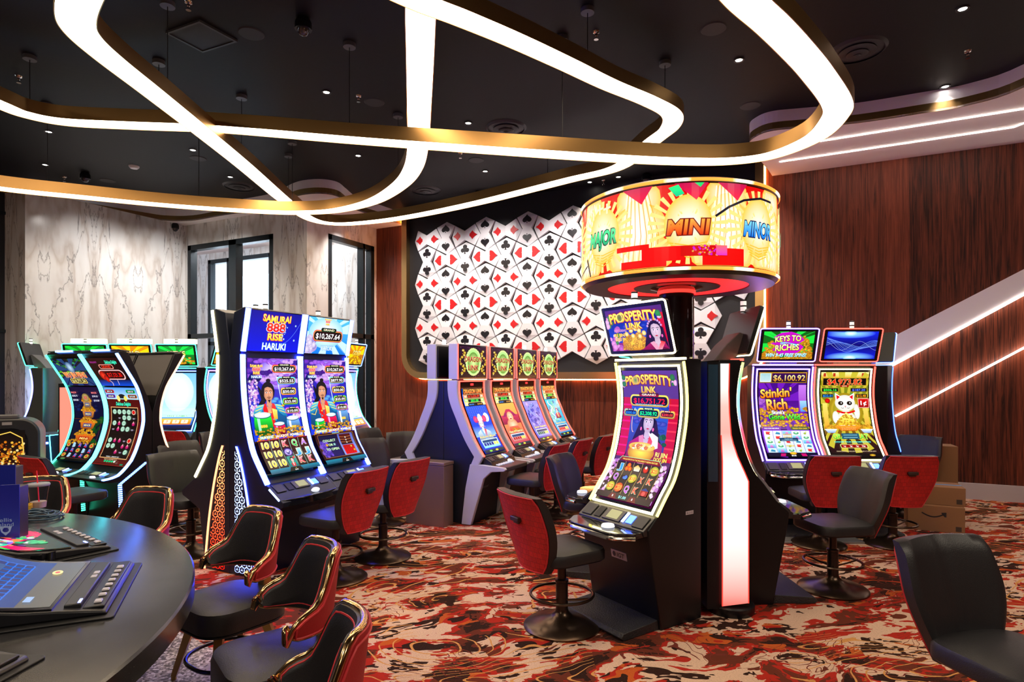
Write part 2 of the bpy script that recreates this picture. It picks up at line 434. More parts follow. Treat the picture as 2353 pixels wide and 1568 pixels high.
# soffits
def soffit(px,extra,nm,tn,tw):
    B=[Q(a,b,SOF) for a,b in px]; B=catmull([(p[0],p[1]) for p in B],5,False)
    struct(MB().flat(B+extra,SOF,SOF+.02).build(nm,M_sof,smooth=0,fix=True))
    b=MB(); n=len(B)
    for i in range(n-1):
        (x0,y0),(x1,y1)=B[i],B[i+1]
        b.add([(x0,y0,SOF-.005),(x1,y1,SOF-.005),(x1,y1,SOF+.10),(x0,y0,SOF+.10)],[(0,1,2,3)])
    struct(b.build(tn,bronze_l))
    b=MB()
    for i in range(n-1):
        (x0,y0),(x1,y1)=B[i],B[i+1]
        b.add([(x0,y0,SOF+.10),(x1,y1,SOF+.10),(x1,y1,CEIL),(x0,y0,CEIL)],[(0,1,2,3)])
    struct(b.build(tw,white))
    return B
SR=soffit([(2600,60),(2353,200),(2223,242),(2112,261),(1973,282),(1850,293),(1775,300),(1738,313),(1722,330),(1738,358),(1766,391)],
   [(-.55,10.2),(8,10.2),(8,3.0)],'ceiling.001','trim_2','trim_3')
SL=soffit([(-420,340),(-100,425),(0,448),(150,470),(220,482),(330,500),(380,507),(440,507),(500,497),(560,487),(630,474),(670,455),(700,447),(740,445),(775,451),(795,465),(820,483),(870,499),(936,520)],
   [(-7.3,10.2),(-8.08,13),(-17,13),(-17,1.0)],'ceiling.002','trim_4','trim_5')
# windows into the entrance vestibule
def window(nm,horiz,a0,a1,c,z1,mull,tr):
    root=MB(); t=.06
    def bar(p0,p1,z0,z1_,d=.12):
        if horiz: root.box(p0,p1,c-.02,c+d,z0,z1_)
        else: root.box(c-d,c+.02,p0,p1,z0,z1_)
    bar(a0,a0+.1,0,z1); bar(a1-.1,a1,0,z1); bar(a0,a1,z1-.1,z1); bar(a0,a1,0,.12); bar(a0,a1,tr,tr+.09)
    for m,w in mull: bar(m-w/2,m+w/2,0,z1,.14)
    o=struct(root.build(nm,M_frame))
    g=MB()
    if horiz: g.box(a0,a1,c+.05,c+.06,0,z1)
    else: g.box(c-.06,c-.05,a0,a1,0,z1)
    g.build('window_glass',M_glass,o,smooth=0)
window('window_1',True,-11.3,-8.91,8.10,4.25,[(-10.0,.2)],2.38)
window('window_2',False,8.61,9.93,-8.10,4.28,[(9.62,.05)],2.38)
# vestibule
vb=MB(); vb.box(-11.3,-8.08,10.2,10.4,0,SOF); vb.box(-17,-13.5,10.2,10.4,0,SOF); vb.box(-13.5,-11.3,10.2,10.4,4.5,SOF)
struct(vb.build('wall_vestibule',M_marble))
struct(MB().box(-17,-16.8,5,13,0,SOF).build('wall_vestibule_side',M_marble))
window('window_3',True,-13.5,-11.3,10.22,4.5,[(-12.75,.14)],2.38)
# cove lights and lines on soffit
L_warm=glow('cove_light_warm',(1,.62,.30),9); L_white=glow('led_line_white',(1,.88,.76),22)
L_orange=glow('cove_light_amber',(1,.40,.12),34)
def ledline(nm,pts,w,m,nrm='z'):
    b=MB(); b.tube(pts,w,6); return struct(b.build(nm,m))
def qs(px,py,z=SOF-.004): x,y=Q(px,py,z); return (x,y,z)
ledline('trim_6',[qs(1850,330),qs(2353,250),qs(2600,210)],.009,L_white)
ledline('trim_7',[qs(1792,372),qs(2330,292),qs(2353,283)],.009,L_white)
# the white diagonal band with its two lines of light on the wood wall
def qw(px,py,yw=9.97): x,z=QYz(px,py,yw); return (x,z)
def ext(p,q,x): return (x,p[1]+(q[1]-p[1])*(x-p[0])/(q[0]-p[0]))
_a,_b,_c,_d=qw(1990,806),qw(2420,584),qw(2420,640),qw(1990,872); _XE=4.6
band=[_a,ext(_a,_b,_XE),ext(_d,_c,_XE),_d]
struct(MB().wall(band,9.93,10.0).build('trim_8',white,smooth=0,fix=True))
def lw(px,py): x,z=qw(px,py,9.93); return (x,9.93,z)
def lx(p,q,x=4.6): t=(x-p[0])/(q[0]-p[0]); return (x,9.93,p[2]+(q[2]-p[2])*t)
ledline('trim_9',[lw(1990,873),lx(lw(1990,873),lw(2420,641))],.012,L_white)
ledline('trim_10',[lw(2057,957),lx(lw(2057,957),lw(2420,764))],.012,L_white)
struct(MB().box(-.2,8,9.955,10,0,.21).build('baseboard_back',mat('pale_baseboard',(.55,.50,.50),.5)))
struct(MB().box(-8.08,-4,9.96,10,0,.12).build('baseboard_left',M_frame))
# ---------------- playing card mural
def frame_path(o=0.):
    xl,xr,zb,r=-7.21-o,-.80+o,1.70-o,.34+o; P=[(xl,CEIL)]
    for k in range(9):
        a=math.radians(180+90*k/8); P.append((xl+r+r*math.cos(a),zb+r+r*math.sin(a)))
    for k in range(9):
        a=math.radians(270+90*k/8); P.append((xr-r+r*math.cos(a),zb+r+r*math.sin(a)))
    P.append((xr,CEIL)); return P
mural=empty('wall_mural',(-3.9,9.95,2.9))
tag(mural,'large black wall mural of white tiles with card suits in a brass frame','mural')
def mloc(o): o.location=(-mural.location[0],-mural.location[1],-mural.location[2]); return o
M_board=mat('mural_board',(.010,.010,.013),.5); M_tile=mat('white_tile',(.82,.80,.83),.35)
M_sr=mat('suit_red',(.62,.008,.012),.35); M_sb=mat('suit_black',(.012,.010,.014),.3)
mloc(MB().wall(frame_path(0),9.95,9.99).build('board',M_board,mural,smooth=0,fix=True))
fp,fo=frame_path(0),frame_path(.12); b=MB()
for i in range(len(fp)-1):
    a,c,d,e=fp[i],fp[i+1],fo[i+1],fo[i]
    b.add([(a[0],9.84,a[1]),(c[0],9.84,c[1]),(d[0],9.84,d[1]),(e[0],9.84,e[1]),(a[0],9.95,a[1]),(c[0],9.95,c[1]),(d[0],9.95,d[1]),(e[0],9.95,e[1])],
      [(0,1,2,3),(0,4,5,1),(2,6,7,3)])
mloc(b.build('brass_frame',bronze_l,mural,fix=True))
mloc(MB().tube([(x,9.975,z) for x,z in frame_path(.132)],.009,6).build('light_strip',L_orange,mural))
def tile_geo(vert):
    S=.43; g=.985
    pts=[(0,.74),(.475,.5),(.20,0),(.475,-.5),(0,-.74),(-.475,-.5),(-.20,0),(-.475,.5)]
    hh=[.004,.045,.062,.045,.004,.045,.062,.045]
    P=[]
    for (x,y),h in zip(pts,hh):
        if not vert: x,y=y,x
        P.append((x*S*g,-h,y*S*g))
    b=MB(); n=8
    b.add(P+[(p[0],.0,p[2]) for p in P],[(0,7,1),(1,7,6,2),(2,6,5,3),(3,5,4)]+[(i,(i+1)%8,8+(i+1)%8,8+i) for i in range(8)])
    return b
def suit_geo(kind,vert,sgn):
    b=MB(); S=.43; sz=.46*S
    for k,poly in enumerate(SUIT[kind]):
        P=[]
        for x,y in poly:
            if kind=='diamond': x,y=x*.95,y*.95
            yy=.375*S+y*sz; xx=x*sz*1.05
            if kind=='heart': yy=.375*S-y*sz*1.1+0.0
            if vert: q=(xx*sgn,yy*sgn)
            else: q=(yy*sgn,-xx*sgn)
            P.append((q[0],q[1]))
        b.wall(P,-.0600-.0006*k,-.040)
    return b
meshes={}
for i in range(14):
    for j in range(6):
        v=(i+j)%2==1; kind=('club' if v else 'diamond') if i%2==0 else ('spade' if v else 'heart')
        if i==13 and j>=4: continue
        key=(v,)
        pos=(-6.76+.43*i+3.9,9.95-9.95-.006,4.28-.427*j-2.9)
        if key not in meshes: meshes[key]=tile_geo(v).build('bow_tie_tile',M_tile,mural,smooth=0,fix=True,bev=.003); t=meshes[key]
        else: t=meshes[key].copy(); COL.objects.link(t)
        t.location=pos
        for sg in (1,-1):
            k2=(kind,v,sg)
            if k2 not in meshes:
                s_=suit_geo(kind,v,sg).build(kind,M_sr if kind in('heart','diamond') else M_sb,t,smooth=0,fix=True); meshes[k2]=s_
            else: s_=meshes[k2].copy(); COL.objects.link(s_); s_.parent=t
            s_.location=(0,.006,0)
# ---------------- ring chandelier
L_ring=glow('ring_diffuser',(1,.79,.55),12)
def ring(name,nodes,label,cords):
    W,HB=.23,.13
    P=[]
    for px,py,z in nodes:
        D=(z-H)*F/(HY-py); x,y=c2w((px-CX)/F*D,D); P.append((x,y,z))
    P=catmull(P,9,True); n=len(P)
    cx=sum(p[0] for p in P)/n; cy=sum(p[1] for p in P)/n
    root=empty(name,(cx,cy,4.0))
    off=[]
    for i in range(n):
        a,c=P[i-1],P[(i+1)%n]; dx,dy=c[0]-a[0],c[1]-a[1]; l=math.hypot(dx,dy); off.append((-dy/l,dx/l))
    def rib(prof):
        m=len(prof); vs=[];fs=[]
        for p,o in zip(P,off):
            for q,h in prof: vs.append((p[0]+o[0]*q-cx,p[1]+o[1]*q-cy,p[2]+h-4.0))
        for i in range(n):
            for k in range(m):
                fs.append((i*m+k,((i+1)%n)*m+k,((i+1)%n)*m+(k+1)%m,i*m+(k+1)%m))
        b=MB(); b.add(vs,fs); return b
    w=W/2
    rib([(-w,0),(-w,HB),(w,HB),(w,0),(w-.006,0),(w-.006,HB-.01),(-w+.006,HB-.01),(-w+.006,0)]).build('metal_band',bronze,root,fix=True)
    rib([(-w+.007,.004),(w-.007,.004),(w-.007,.012),(-w+.007,.012)]).build('diffuser',L_ring,root,fix=True)
    for px,py,ye in cords:
        D=(CEIL-H)*F/(HY-py); x,y=c2w((px-CX)/F*D,D); ze=H+(HY-ye)*D/F
        # snap the cord to the closest point of the band
        q=min(P,key=lambda p:(p[0]-x)**2+(p[1]-y)**2)
        dx,dy=q[0]-x,q[1]-y
        if math.hypot(dx,dy)>.11: x,y=q[0],q[1]
        ze=q[2]+HB
        MB().tube([(x-cx,y-cy,CEIL-4.02),(x-cx,y-cy,ze-4.0)],.004,6).build('suspension_cord',blackm,root)
        MB().lathe([(.001,0),(.06,0),(.06,.04),(.001,.04)],20,(x-cx,y-cy,CEIL-.04-4)).build('ceiling_canopy',mat('canopy_grey',(.10,.11,.12),.5),root)
    return tag(root,label,'chandelier')
ring('ring_chandelier',[(1420,385,4.31),(1300,416,4.28),(1100,466,4.25),(950,497,4.24),(850,511,4.24),(770,515,4.24),(712,503,4.24),(655,462,4.22),(560,381,4.13),(460,300,4.08),(350,213,4.03),(250,135,3.99),(190,80,3.96),(174,40,3.95),(190,-20,3.94),(240,-120,3.94),(350,-240,3.96),(500,-280,4.0),(680,-190,4.05),(830,-65,4.1),(960,3,4.13),(1060,42,4.19),(1180,92,4.27),(1300,147,4.34),(1400,195,4.42),(1490,232,4.46),(1542,262,4.46),(1540,292,4.44),(1500,325,4.38)],
 'looping bronze light ring whose straight arm runs diagonally down from the upper left',
 [(385,5,200),(555,220,350),(663,355,440),(1237,305,395),(1350,20,90),(1528,142,185)])
ring('ring_chandelier',[(0,434,3.81),(200,455,3.83),(400,474,3.87),(600,487,3.9),(700,489,3.91),(780,483,3.94),(860,462,3.97),(920,425,4.0),(950,385,4.03),(961,330,4.07),(963,250,4.12),(965,150,4.18),(966,60,4.25),(966,-60,4.30),(930,-170,4.3),(800,-290,4.2),(500,-320,4.1),(100,-220,4.0),(-200,-20,3.9),(-330,180,3.85),(-300,330,3.82),(-160,405,3.81)],
 'bronze light ring with a straight strip down the middle of the ceiling',
 [(97,215,405),(457,300,445),(895,257,405),(743,414,470)])
ring('ring_chandelier',[(0,241,4.28),(60,264,4.29),(150,281,4.29),(300,289,4.25),(460,295,4.2),(600,305,4.1),(800,322,3.98),(1000,337,3.86),(1200,351,3.78),(1400,364,3.75),(1550,371,3.75),(1675,371,3.75),(1775,357,3.76),(1870,318,3.78),(1918,270,3.8),(1922,235,3.8),(1875,166,3.82),(1828,112,3.83),(1775,58,3.84),(1713,2,3.85),(1640,-80,3.86),(1500,-180,3.88),(1200,-300,3.9),(600,-350,4.0),(0,-220,4.1),(-230,-60,4.2),(-260,60,4.25),(-180,150,4.28),(-90,200,4.28)],
 'largest bronze light ring, its long side crossing the whole ceiling and rounding at the right',
 [(365,140,248),(803,100,285),(1290,52,300),(54,145,200)])
# ---------------- ceiling fittings
def QC(px,py,z=CEIL): D=(z-H)*F/(HY-py); return c2w((px-CX)/F*D,D)
M_sp=mat('speaker_grille',(.018,.018,.020),.6); M_dk=mat('vent_dark',(.02,.02,.024),.5); M_wp=mat('white_plastic',(.75,.75,.78),.4)
L_down=glow('downlight_lens',(1,.93,.85),25)
dproto=None
DL=[(398,205),(750,211),(1076,282),(1698,137),(2212,19),(1756,274),(112,302),(104,378),(443,344),(823,357),(529,406),(2172,198),(1115,393),(1355,418),(1421,406)]
for px,py in DL:
    x,y=QC(px,py)
    if dproto is None:
        dproto=empty('downlight',(x,y,CEIL))
        MB().lathe([(.038,-.012),(.052,-.012),(.055,0),(.038,0)],20,cap=False).build('trim_ring',mat('downlight_trim',(.03,.03,.03),.4),dproto)
        MB().lathe([(.001,-.006),(.034,-.006),(.034,-.002),(.001,-.002)],16).build('lens',L_down,dproto); o=dproto
    else: o=copy_tree(dproto,None,(x,y,CEIL))
    tag(o,'small recessed downlight shining in the black ceiling','downlight','recessed ceiling downlights')
for k,(px,py) in enumerate([(43,175),(433,4),(824,220),(1370,73),(2224,117),(148,407),(720,418),(1058,352),(1387,415)]):
    x,y=QC(px,py)
    o=MB().lathe([(.001,-.075),(.022,-.075),(.022,-.07),(.006,-.07),(.006,-.045),(.012,-.04),(.012,-.02),(.03,-.012),(.035,0),(.001,0)],12).build('sprinkler_head',chrome,loc=(x,y,CEIL))
    tag(o,'small chrome fire sprinkler head on the black ceiling','sprinkler','ceiling sprinkler heads')
for k,(px,py,r) in enumerate([(577,77,.12),(860,235,.12),(1640,66,.12),(1724,243,.12),(455,364,.12),(1094,368,.12),(247,415,.12)]):
    x,y=QC(px,py); o=MB().lathe([(.001,-.008),(r-.01,-.008),(r,0),(.001,0)],28).build('ceiling_speaker',M_sp,loc=(x,y,CEIL))
    tag(o,'flat round black speaker grille in the ceiling','speaker','round ceiling speakers')
for px,py,lb in [(1163,294,'round stepped air vent above the card mural'),(1970,115,'round stepped air vent at the right beside the big ring'),(550,428,'round stepped air vent above the marble wall'),(978,437,'round stepped air vent behind the curved light strip')]:
    x,y=QC(px,py); b=MB()
    for r0,r1,h in ((.20,.26,.012),(.13,.17,.035),(.07,.10,.055),(.001,.035,.07)):
        b.lathe([(r0,-h),(r1,-h+.01),(r1,-h+.016),(r0,-h+.006)],32)
    b.lathe([(.24,-.02),(.27,0),(.22,0)],32,cap=False)
    tag(b.build('air_vent',M_dk,loc=(x,y,CEIL)),lb,'vent')
for px,py,z,lb in [(697,43,CEIL,'dark dome security camera beside the vertical light strip'),(196,397,CEIL,'dark dome security camera left of the smoke detector'),(1485,400,CEIL,'dark dome security camera above the drum sign'),(1258,450,CEIL,'dark dome security camera above the card mural'),(1098,440,CEIL,'dark dome security camera near the round vent by the mural'),(402,512,SOF,'dark dome security camera under the pale soffit over the marble wall'),(841,522,SOF,'dark dome security camera under the soffit by the walnut wall')]:
    x,y=QC(px,py+ (0 if z==CEIL else 2),z)
    o=empty('security_camera',(x,y,z))
    MB().lathe([(.001,-.10),(.075,-.10),(.075,-.04),(.055,0),(.001,0)],24).build('housing',blackp,o)
    MB().lathe([(.001,-.16),(.03,-.152),(.05,-.13),(.058,-.10),(.001,-.10)],20).build('dome',mat('smoked_dome',(.10,.10,.12),.05,.7),o)
    tag(o,lb,'camera')
x,y=QC(308,382); tag(MB().lathe([(.001,-.04),(.05,-.038),(.07,-.02),(.075,0),(.001,0)],24).build('smoke_detector',M_wp,loc=(x,y,CEIL)),'white round smoke detector on the ceiling','smoke detector')
A=[QC(*p) for p in ((380,72),(458,44),(546,92),(466,117))]; cx=sum(a[0] for a in A)/4; cy=sum(a[1] for a in A)/4
o=empty('ceiling_grille',(cx,cy,CEIL)); 
o2=MB(); 
for s0,s1,z0 in ((1.0,.90,-.02),): 
    for i in range(4):
        a,c=A[i],A[(i+1)%4]; q=[(a[0]-cx)*s0,(a[1]-cy)*s0],[(c[0]-cx)*s0,(c[1]-cy)*s0],[(c[0]-cx)*s1,(c[1]-cy)*s1],[(a[0]-cx)*s1,(a[1]-cy)*s1]
        o2.flat([tuple(t) for t in q],z0,0)
o2.build('frame',mat('grille_frame',(.05,.055,.06),.5),o,fix=True)
MB().flat([((a[0]-cx)*.9,(a[1]-cy)*.9) for a in A],-.012,0).build('mesh_panel',M_sp,o,fix=True)
tag(o,'square dark return air grille in the ceiling at upper left','grille')
# exit sign under the soffit near the walnut wall
x,y=QC(822,520,SOF-.02); o=empty('exit_sign',(x,y,SOF-.16),facing(.2,-1))
MB().box(-.16,.16,-.02,.02,-.10,.12).build('panel',M_wp,o,bev=.004)
MB().box(-.02,.02,-.01,.01,.12,.16).build('bracket',M_wp,o)
ea=Art(.6); ea.text('EXIT',.5,.3,.32,(1,.15,.1),bold=.03,w=.82)
place_art(ea,'lettering',lambda u,v,f:(-.15+.3*u,-.021-f,-.08+.18*v),[],o,ART('exit_glow',1.6))
tag(o,'small white exit sign with red letters hanging under the soffit','sign')
# =============== chairs
M_redfab=NT('red_basket_fabric',rough=.85)
def _rf(N):
    br=N.n('ShaderNodeTexBrick'); br.inputs['Scale'].default_value=1; N.t.links.new(N.map(scale=(26,26,26),rot=(math.pi/2,0,0)),br.inputs['Vector'])
    br.inputs['Color1'].default_value=(.56,.012,.009,1); br.inputs['Color2'].default_value=(.42,.009,.007,1); br.inputs['Mortar'].default_value=(.20,.005,.004,1)
    br.inputs['Mortar Size'].default_value=.03; br.inputs['Brick Width'].default_value=.9; br.inputs['Row Height'].default_value=.9
    N.t.links.new(br.outputs[0],N.b.inputs['Base Color'])
    n=N.noise(N.map(),140,2); bp=N.n('ShaderNodeBump'); bp.inputs['Strength'].default_value=.3; bp.inputs['Distance'].default_value=.01; N.t.links.new(n,bp.inputs['Height']); N.t.links.new(bp.outputs[0],N.b.inputs['Normal'])
_rf(M_redfab); M_redfab=M_redfab.m
M_redpl=mat('red_velvet',(.36,.008,.012),.7,bump=.15,bscale=200)
M_pipe=mat('red_piping',(.55,.02,.03),.5)
M_darkbr=mat('dark_bronze_metal',(.10,.065,.045),.28,.9)
M_goldrim=mat('polished_brass_rim',(.50,.30,.14),.16,1.)
M_goldleg=mat('antique_brass_leg',(.45,.27,.10),.3,1.)
def cushion(b,w,d,z0,z1,r=.09,bul=.02,mi=0):
    rings=[]; prof=[(.94,0),(1,.15),(1,.72),(.965,.92),(.86,1.0)]
    n=6; base=rrect(-w/2,w/2,-d/2,d/2,r,n); m=len(base); vs=[];fs=[]
    for s,h in prof:
        for x,y in base:
            k=1-(1-s)*.5/max(.001,w)*w; vs.append((x*s,y*s,z0+(z1-z0)*h))
    L=len(prof)
    for s,h in ((.6,bul*.8),(.25,bul)):
        for x,y in base: vs.append((x*s,y*s,z1+h))
    L+=2
    for i in range(L-1):
        for k in range(m): fs.append((i*m+k,i*m+(k+1)%m,(i+1)*m+(k+1)%m,(i+1)*m+k))
    fs.append(tuple(range(m-1,-1,-1))); fs.append(tuple((L-1)*m+k for k in range(m)))
    b.add(vs,fs,mi); return b
def slot_chair():
    r=empty('slot_chair')
    MB().lathe([(.001,0),(.25,0),(.252,.012),(.235,.026),(.15,.045),(.075,.07),(.045,.10),(.042,.115),(.001,.115)],40).build('base',M_darkbr,r)
    MB().lathe([(.04,.10),(.04,.29),(.044,.295),(.044,.31),(.028,.315),(.028,.44),(.05,.45),(.09,.455)],20).build('pedestal',mat('pedestal_metal',(.05,.035,.03),.35,.8),r)
    fr=MB(); fr.tube([(.205*math.cos(2*math.pi*k/36),.205*math.sin(2*math.pi*k/36),.215) for k in range(36)],.010,8,True)
    for a in (90,210,330):
        a=math.radians(a); fr.tube([(.04*math.cos(a),.04*math.sin(a),.18),(.12*math.cos(a),.12*math.sin(a),.195),(.2*math.cos(a),.2*math.sin(a),.214)],.007,6)
    fr.build('foot_ring',M_darkbr,r)
    b=MB(); cushion(b,.46,.45,.455,.54,.10,.018); b.build('seat',leather,r)
    b=MB(); b.box(-.12,.12,.10,.235,.435,.46); b.box(-.06,.06,.18,.26,.425,.47); b.build('bracket',blackp,r,bev=.006)
    def wid(t): return .155+.095*math.sin(min(1,t/.62)*math.pi/2)**1.2 + (-.018*max(0,(t-.62)/.38))
    def yc(t): return .205+.045*t+.085*t**2
    def front(u,v):
        s=2*u-1; t=v; tt=t
        ed=max(0,abs(s)-.86)/.14; et=max(0,t-.95)/.05; eb=max(0,.06-t)/.06
        x=s*wid(t); y=yc(t)-.05*s*s+.02*ed*ed+.018*et+.018*eb; z=.42+.50*t-.012*s*s*(t>.9)
        # centre seam
        y+=.006*math.exp(-(s/.05)**2)
        return (x,y,z)
    def back(u,v):
        s=2*u-1; t=v; x=s*wid(t)*.985; return (x,yc(t)+.068-.045*s*s,.42+.49*t)
    MB().shell(front,back,18,14,0).build('backrest',leather,r,smooth=.9,fix=True)
    def rp(o):
        def f(u,v):
            vv=2*v-1; uu=2*u-1; k_=1-.10*max(0,abs(vv)-.72)/.28*max(0,abs(vv)-.72)/.28
            s=uu*.975*k_; t=.005+.985*v; x,y,z=back((s+1)/2,t); 
            # rounded corners
            return (x,y+o,z)
        return f
    MB().shell(rp(.006),rp(-.004),14,12,0).build('back_panel',M_redfab,r,fix=True)
    bd=[]
    for k in range(11): bd.append(rp(.007)(k/10,1))
    for k in range(1,11): bd.append(rp(.007)(1,1-k/10))
    for k in range(1,11): bd.append(rp(.007)(1-k/10,0))
    for k in range(1,10): bd.append(rp(.007)(0,k/10))
    MB().tube(bd,.004,6,True).build('piping',M_pipe,r)
    yb=back(.5,.66)[1]
    h=MB(); h.box(-.045,.045,yb,yb+.035,.735,.765); h.box(-.03,.03,yb,yb+.02,.72,.74); h.build('handle',mat('brown_handle',(.035,.016,.012),.45),r,bev=.006)
    return r
CH=slot_chair()
chairs=[ # px, py of back top centre, facing angle in view frame (deg; 0 right, 90 away), z of top, label
 (1203,1128,32,.92,'red-backed slot chair alone in front of the lady-themed curved machine','a'),
 (838,1075,153,.92,'red-backed slot chair at the blue-lit warrior machine nearest the brass-rimmed stools','b'),
 (940,1053,150,.92,'red-backed slot chair right of the warrior machines, beside the purple-lit bin','b'),
 (1293,1044,-30,.92,'black leather chair turned to the viewer between the dragon row and lady machine','a'),
 (1278,1018,150,.92,'red-backed chair at the second machine of the red-outlined dragon row','c'),
 (1334,1007,150,.92,'red-backed chair at the third machine of the red-outlined dragon row','c'),
 (1388,998,150,.92,'red-backed chair at the farthest machine of the dragon row, by the curved screen','c'),
 (1915,1044,88,.92,'red-backed chair facing the purple-outlined machine with gold lettering','d'),
 (2090,1044,84,.92,'red-backed chair right of the cat machine, in front of the cardboard boxes','d'),
 (1995,1078,188,.92,'black chair seen from its side at the machine right of the glowing column','d'),
 (2172,1236,-76,.92,'large black leather chair cut off at the lower right corner','e'),
 (2112,1001,215,.92,'black chair half hidden behind the red chair by the walnut wall','e'),
 (85,1046,60,.92,'dark red chair left of the green-outlined curved machines','f'),
 (-38,1042,55,.92,'dark red chair cut off by the left edge behind the blue menu holders','f'),
 (400,1038,-34,.92,'black chair behind the brass-rimmed stools, left of the patterned machine side','g'),
 (410,1014,-30,.92,'black chair in the gap between the left machines and the warrior bank, left one','g'),
 (500,990,-30,.92,'black chair tucked against the back of the warrior bank','g'),
 (400,988,70,.92,'dark red chair in the gap before the far white screen','g'),
 (846,1008,-45,.92,'black chair beside the walnut wall, left of the dragon row','h'),
 (846,984,-30,.92,'farthest black chair in front of the right glass door','h'),
 (930,992,-70,.92,'black chair with red edge directly left of the dragon row','h'),
]
first=True
for px,py,a,z,lab,g in chairs:
    x,y=Q(px,py,z); ph=fang(a)
    # the back top sits about .34 m behind the seat centre
    fx,fy=math.sin(ph),-math.cos(ph); x+=fx*.30; y+=fy*.30
    if first: o=CH; o.location=(x,y,0); o.rotation_euler=(0,0,ph); first=False
    else: o=copy_tree(CH,None,(x,y,0),ph)
    tag(o,lab,'chair','slot chairs')
# =============== bar stools
def bar_stool():
    r=empty('bar_stool')
    b=MB(); cushion(b,.50,.48,.315,.445,.14,.012); b.build('seat',leather,r)
    MB().tube([(x*.975,y*.975,.322) for x,y in rrect(-.25,.25,-.24,.24,.14,6)],.007,6,True).build('seat_welt',blackp,r)
    for sx in (-1,1):
        for sy in (-1,1):
            MB().tube([(sx*.13,sy*.12,.34),(sx*.205,sy*.195,.02)],[.032,.019],4).lathe([(.001,0),(.014,0),(.014,.022),(.001,.022)],10,(sx*.206,sy*.196,0)).build('leg',M_goldleg,r)
    fr=MB(); fr.tube([(x,y,.12) for x,y in rrect(-.21,.21,-.20,.20,.18,8)],.011,8,True); fr.build('foot_ring',mat('dark_steel_ring',(.05,.045,.05),.25,.9),r)
    A=math.radians(98)
    def top(a):   # height of the rim over the wrap angle
        t=abs(a)/A
        if t<.36: h=1.0
        elif t<.72: k=(t-.36)/.36; h=1.0-.20*(3*k*k-2*k**3)
        else: k=(t-.72)/.28; h=.80-.05*k-.07*k**4
        return h-.13
    def bot(a):
        t=abs(a)/A; return .545+.02*t + .05*max(0,(t-.88)/.12)**2
    def rad(a,v): t=abs(a)/A; return (.222+.022*v, .215+.04*v)
    def sh(off):
        def f(u,v):
            a=(2*u-1)*A; rx,ry=rad(a,v); rx+=off; ry+=off
            return (rx*math.sin(a),ry*math.cos(a)*1.0+.0,bot(a)+(top(a)-bot(a))*v)
        return f
    def inner(u,v):
        x,y,z=sh(-.022)(u,v); e=min(u,1-u)/.08; e2=min(v,1-v)/.12; k=min(1,e,e2); k=k*(2-k)
        n=math.hypot(x,y); s=1-(.012*k)/n; return (x*s,y*s,z)
    MB().shell(inner,sh(.0),28,8,0).build('inner_back',leather,r,smooth=.9,fix=True)
    MB().shell(sh(.0),sh(.020),28,8,0).build('outer_back',M_redpl,r,smooth=.9,fix=True)
    def loop(off,ins=0):
        P=[];f=sh(off); n=28
        for k in range(n+1): P.append(f(ins+(1-2*ins)*k/n,1-ins*1.6))
        for k in range(1,7): P.append(f(1-ins,(1-ins*1.6)-(1-ins*3.2)*k/6))
        for k in range(1,n+1): P.append(f(1-ins-(1-2*ins)*k/n,ins*1.6))
        for k in range(1,6): P.append(f(ins,ins*1.6+(1-ins*3.2)*k/6))
        return P
    # flat brass rim closing the shell edge
    L=loop(0); b=MB(); 
    P1=loop(-.020);P2=loop(.022); n=len(L); vs=[];fs=[]
    for p,q in zip(P1,P2):
        p,q=Vector(p),Vector(q); c=(p+q)/2; 
        vs+= [p,c+Vector((0,0,0)),q]
    b.tube(L,.0145,8,True); b.build('brass_rim',M_goldrim,r,smooth=1.2)
    MB().tube(loop(-.026,.045),.005,6,True).build('piping',M_pipe,r)
    MB().tube(loop(.022,.045),.005,6,True).build('piping',M_pipe,r)
    MB().box(-.03,.03,.185,.235,.36,.56).build('back_bracket',M_goldleg,r,bev=.005)
    return r
ST_=bar_stool(); first=True
for k,(ang,rad_,lab,tw) in enumerate([(2.8,2.336,'brass-rimmed bar stool at the bottom edge of the picture, only its back showing',17),(20.5,2.21,'second brass-rimmed bar stool, its whole dark seat visible beside the round counter',17),(38.9,2.11,'brass-rimmed bar stool in front of the white-and-blue patterned machine side',15),(65.2,2.02,'brass-rimmed bar stool at the far side of the counter, in front of a black chair',8),(89.7,2.2,'farthest brass-rimmed bar stool, behind the plastic cup',8)]):
    a=math.radians(ang); rad_*=1.2; X=-3.516+rad_*math.cos(a); D=1.74+rad_*math.sin(a); x,y=c2w(X,D); ph=facing(-math.cos(a+math.radians(tw)),-math.sin(a+math.radians(tw)))
    if first: o=ST_; o.location=(x,y,0.004); o.rotation_euler=(0,0,ph); first=False
    else: o=copy_tree(ST_,None,(x,y,.004),ph)
    tag(o,lab,'bar stool','brass-rimmed stools around the round counter')
# =============== round counter
cnt=empty('round_counter',(BC[0],BC[1],0.0))
N=NT('dark_speckled_quartz',rough=.22,spec=.6)
n=N.noise(N.map(),260,2,.5); n2=N.noise(N.map(),6,4)
N.t.links.new(N.ramp(n,[(.3,(.012,.012,.014)),(.68,(.022,.022,.024)),(.76,(.10,.10,.11))]),N.b.inputs['Base Color'])
N.t.links.new(N.math('ADD',.12,N.math('MULTIPLY',n2,.10)),N.b.inputs['Roughness'])
MB().lathe([(1.0,.655),(2.306,.655),(2.316,.661),(2.316,.742),(2.308,.75),(.001,.75)],144,cap=False).build('countertop',N.m,cnt)
MB().lathe([(1.66,.1),(1.66,.655)],128,cap=False).build('curved_base',mat('counter_base',(.03,.025,.03),.3),cnt)
rb=MB()
for k in range(120):
    a=2*math.pi*k/120; rb.tube([(1.66*math.cos(a),1.66*math.sin(a),.10),(1.66*math.cos(a),1.66*math.sin(a),.655)],.034,6)
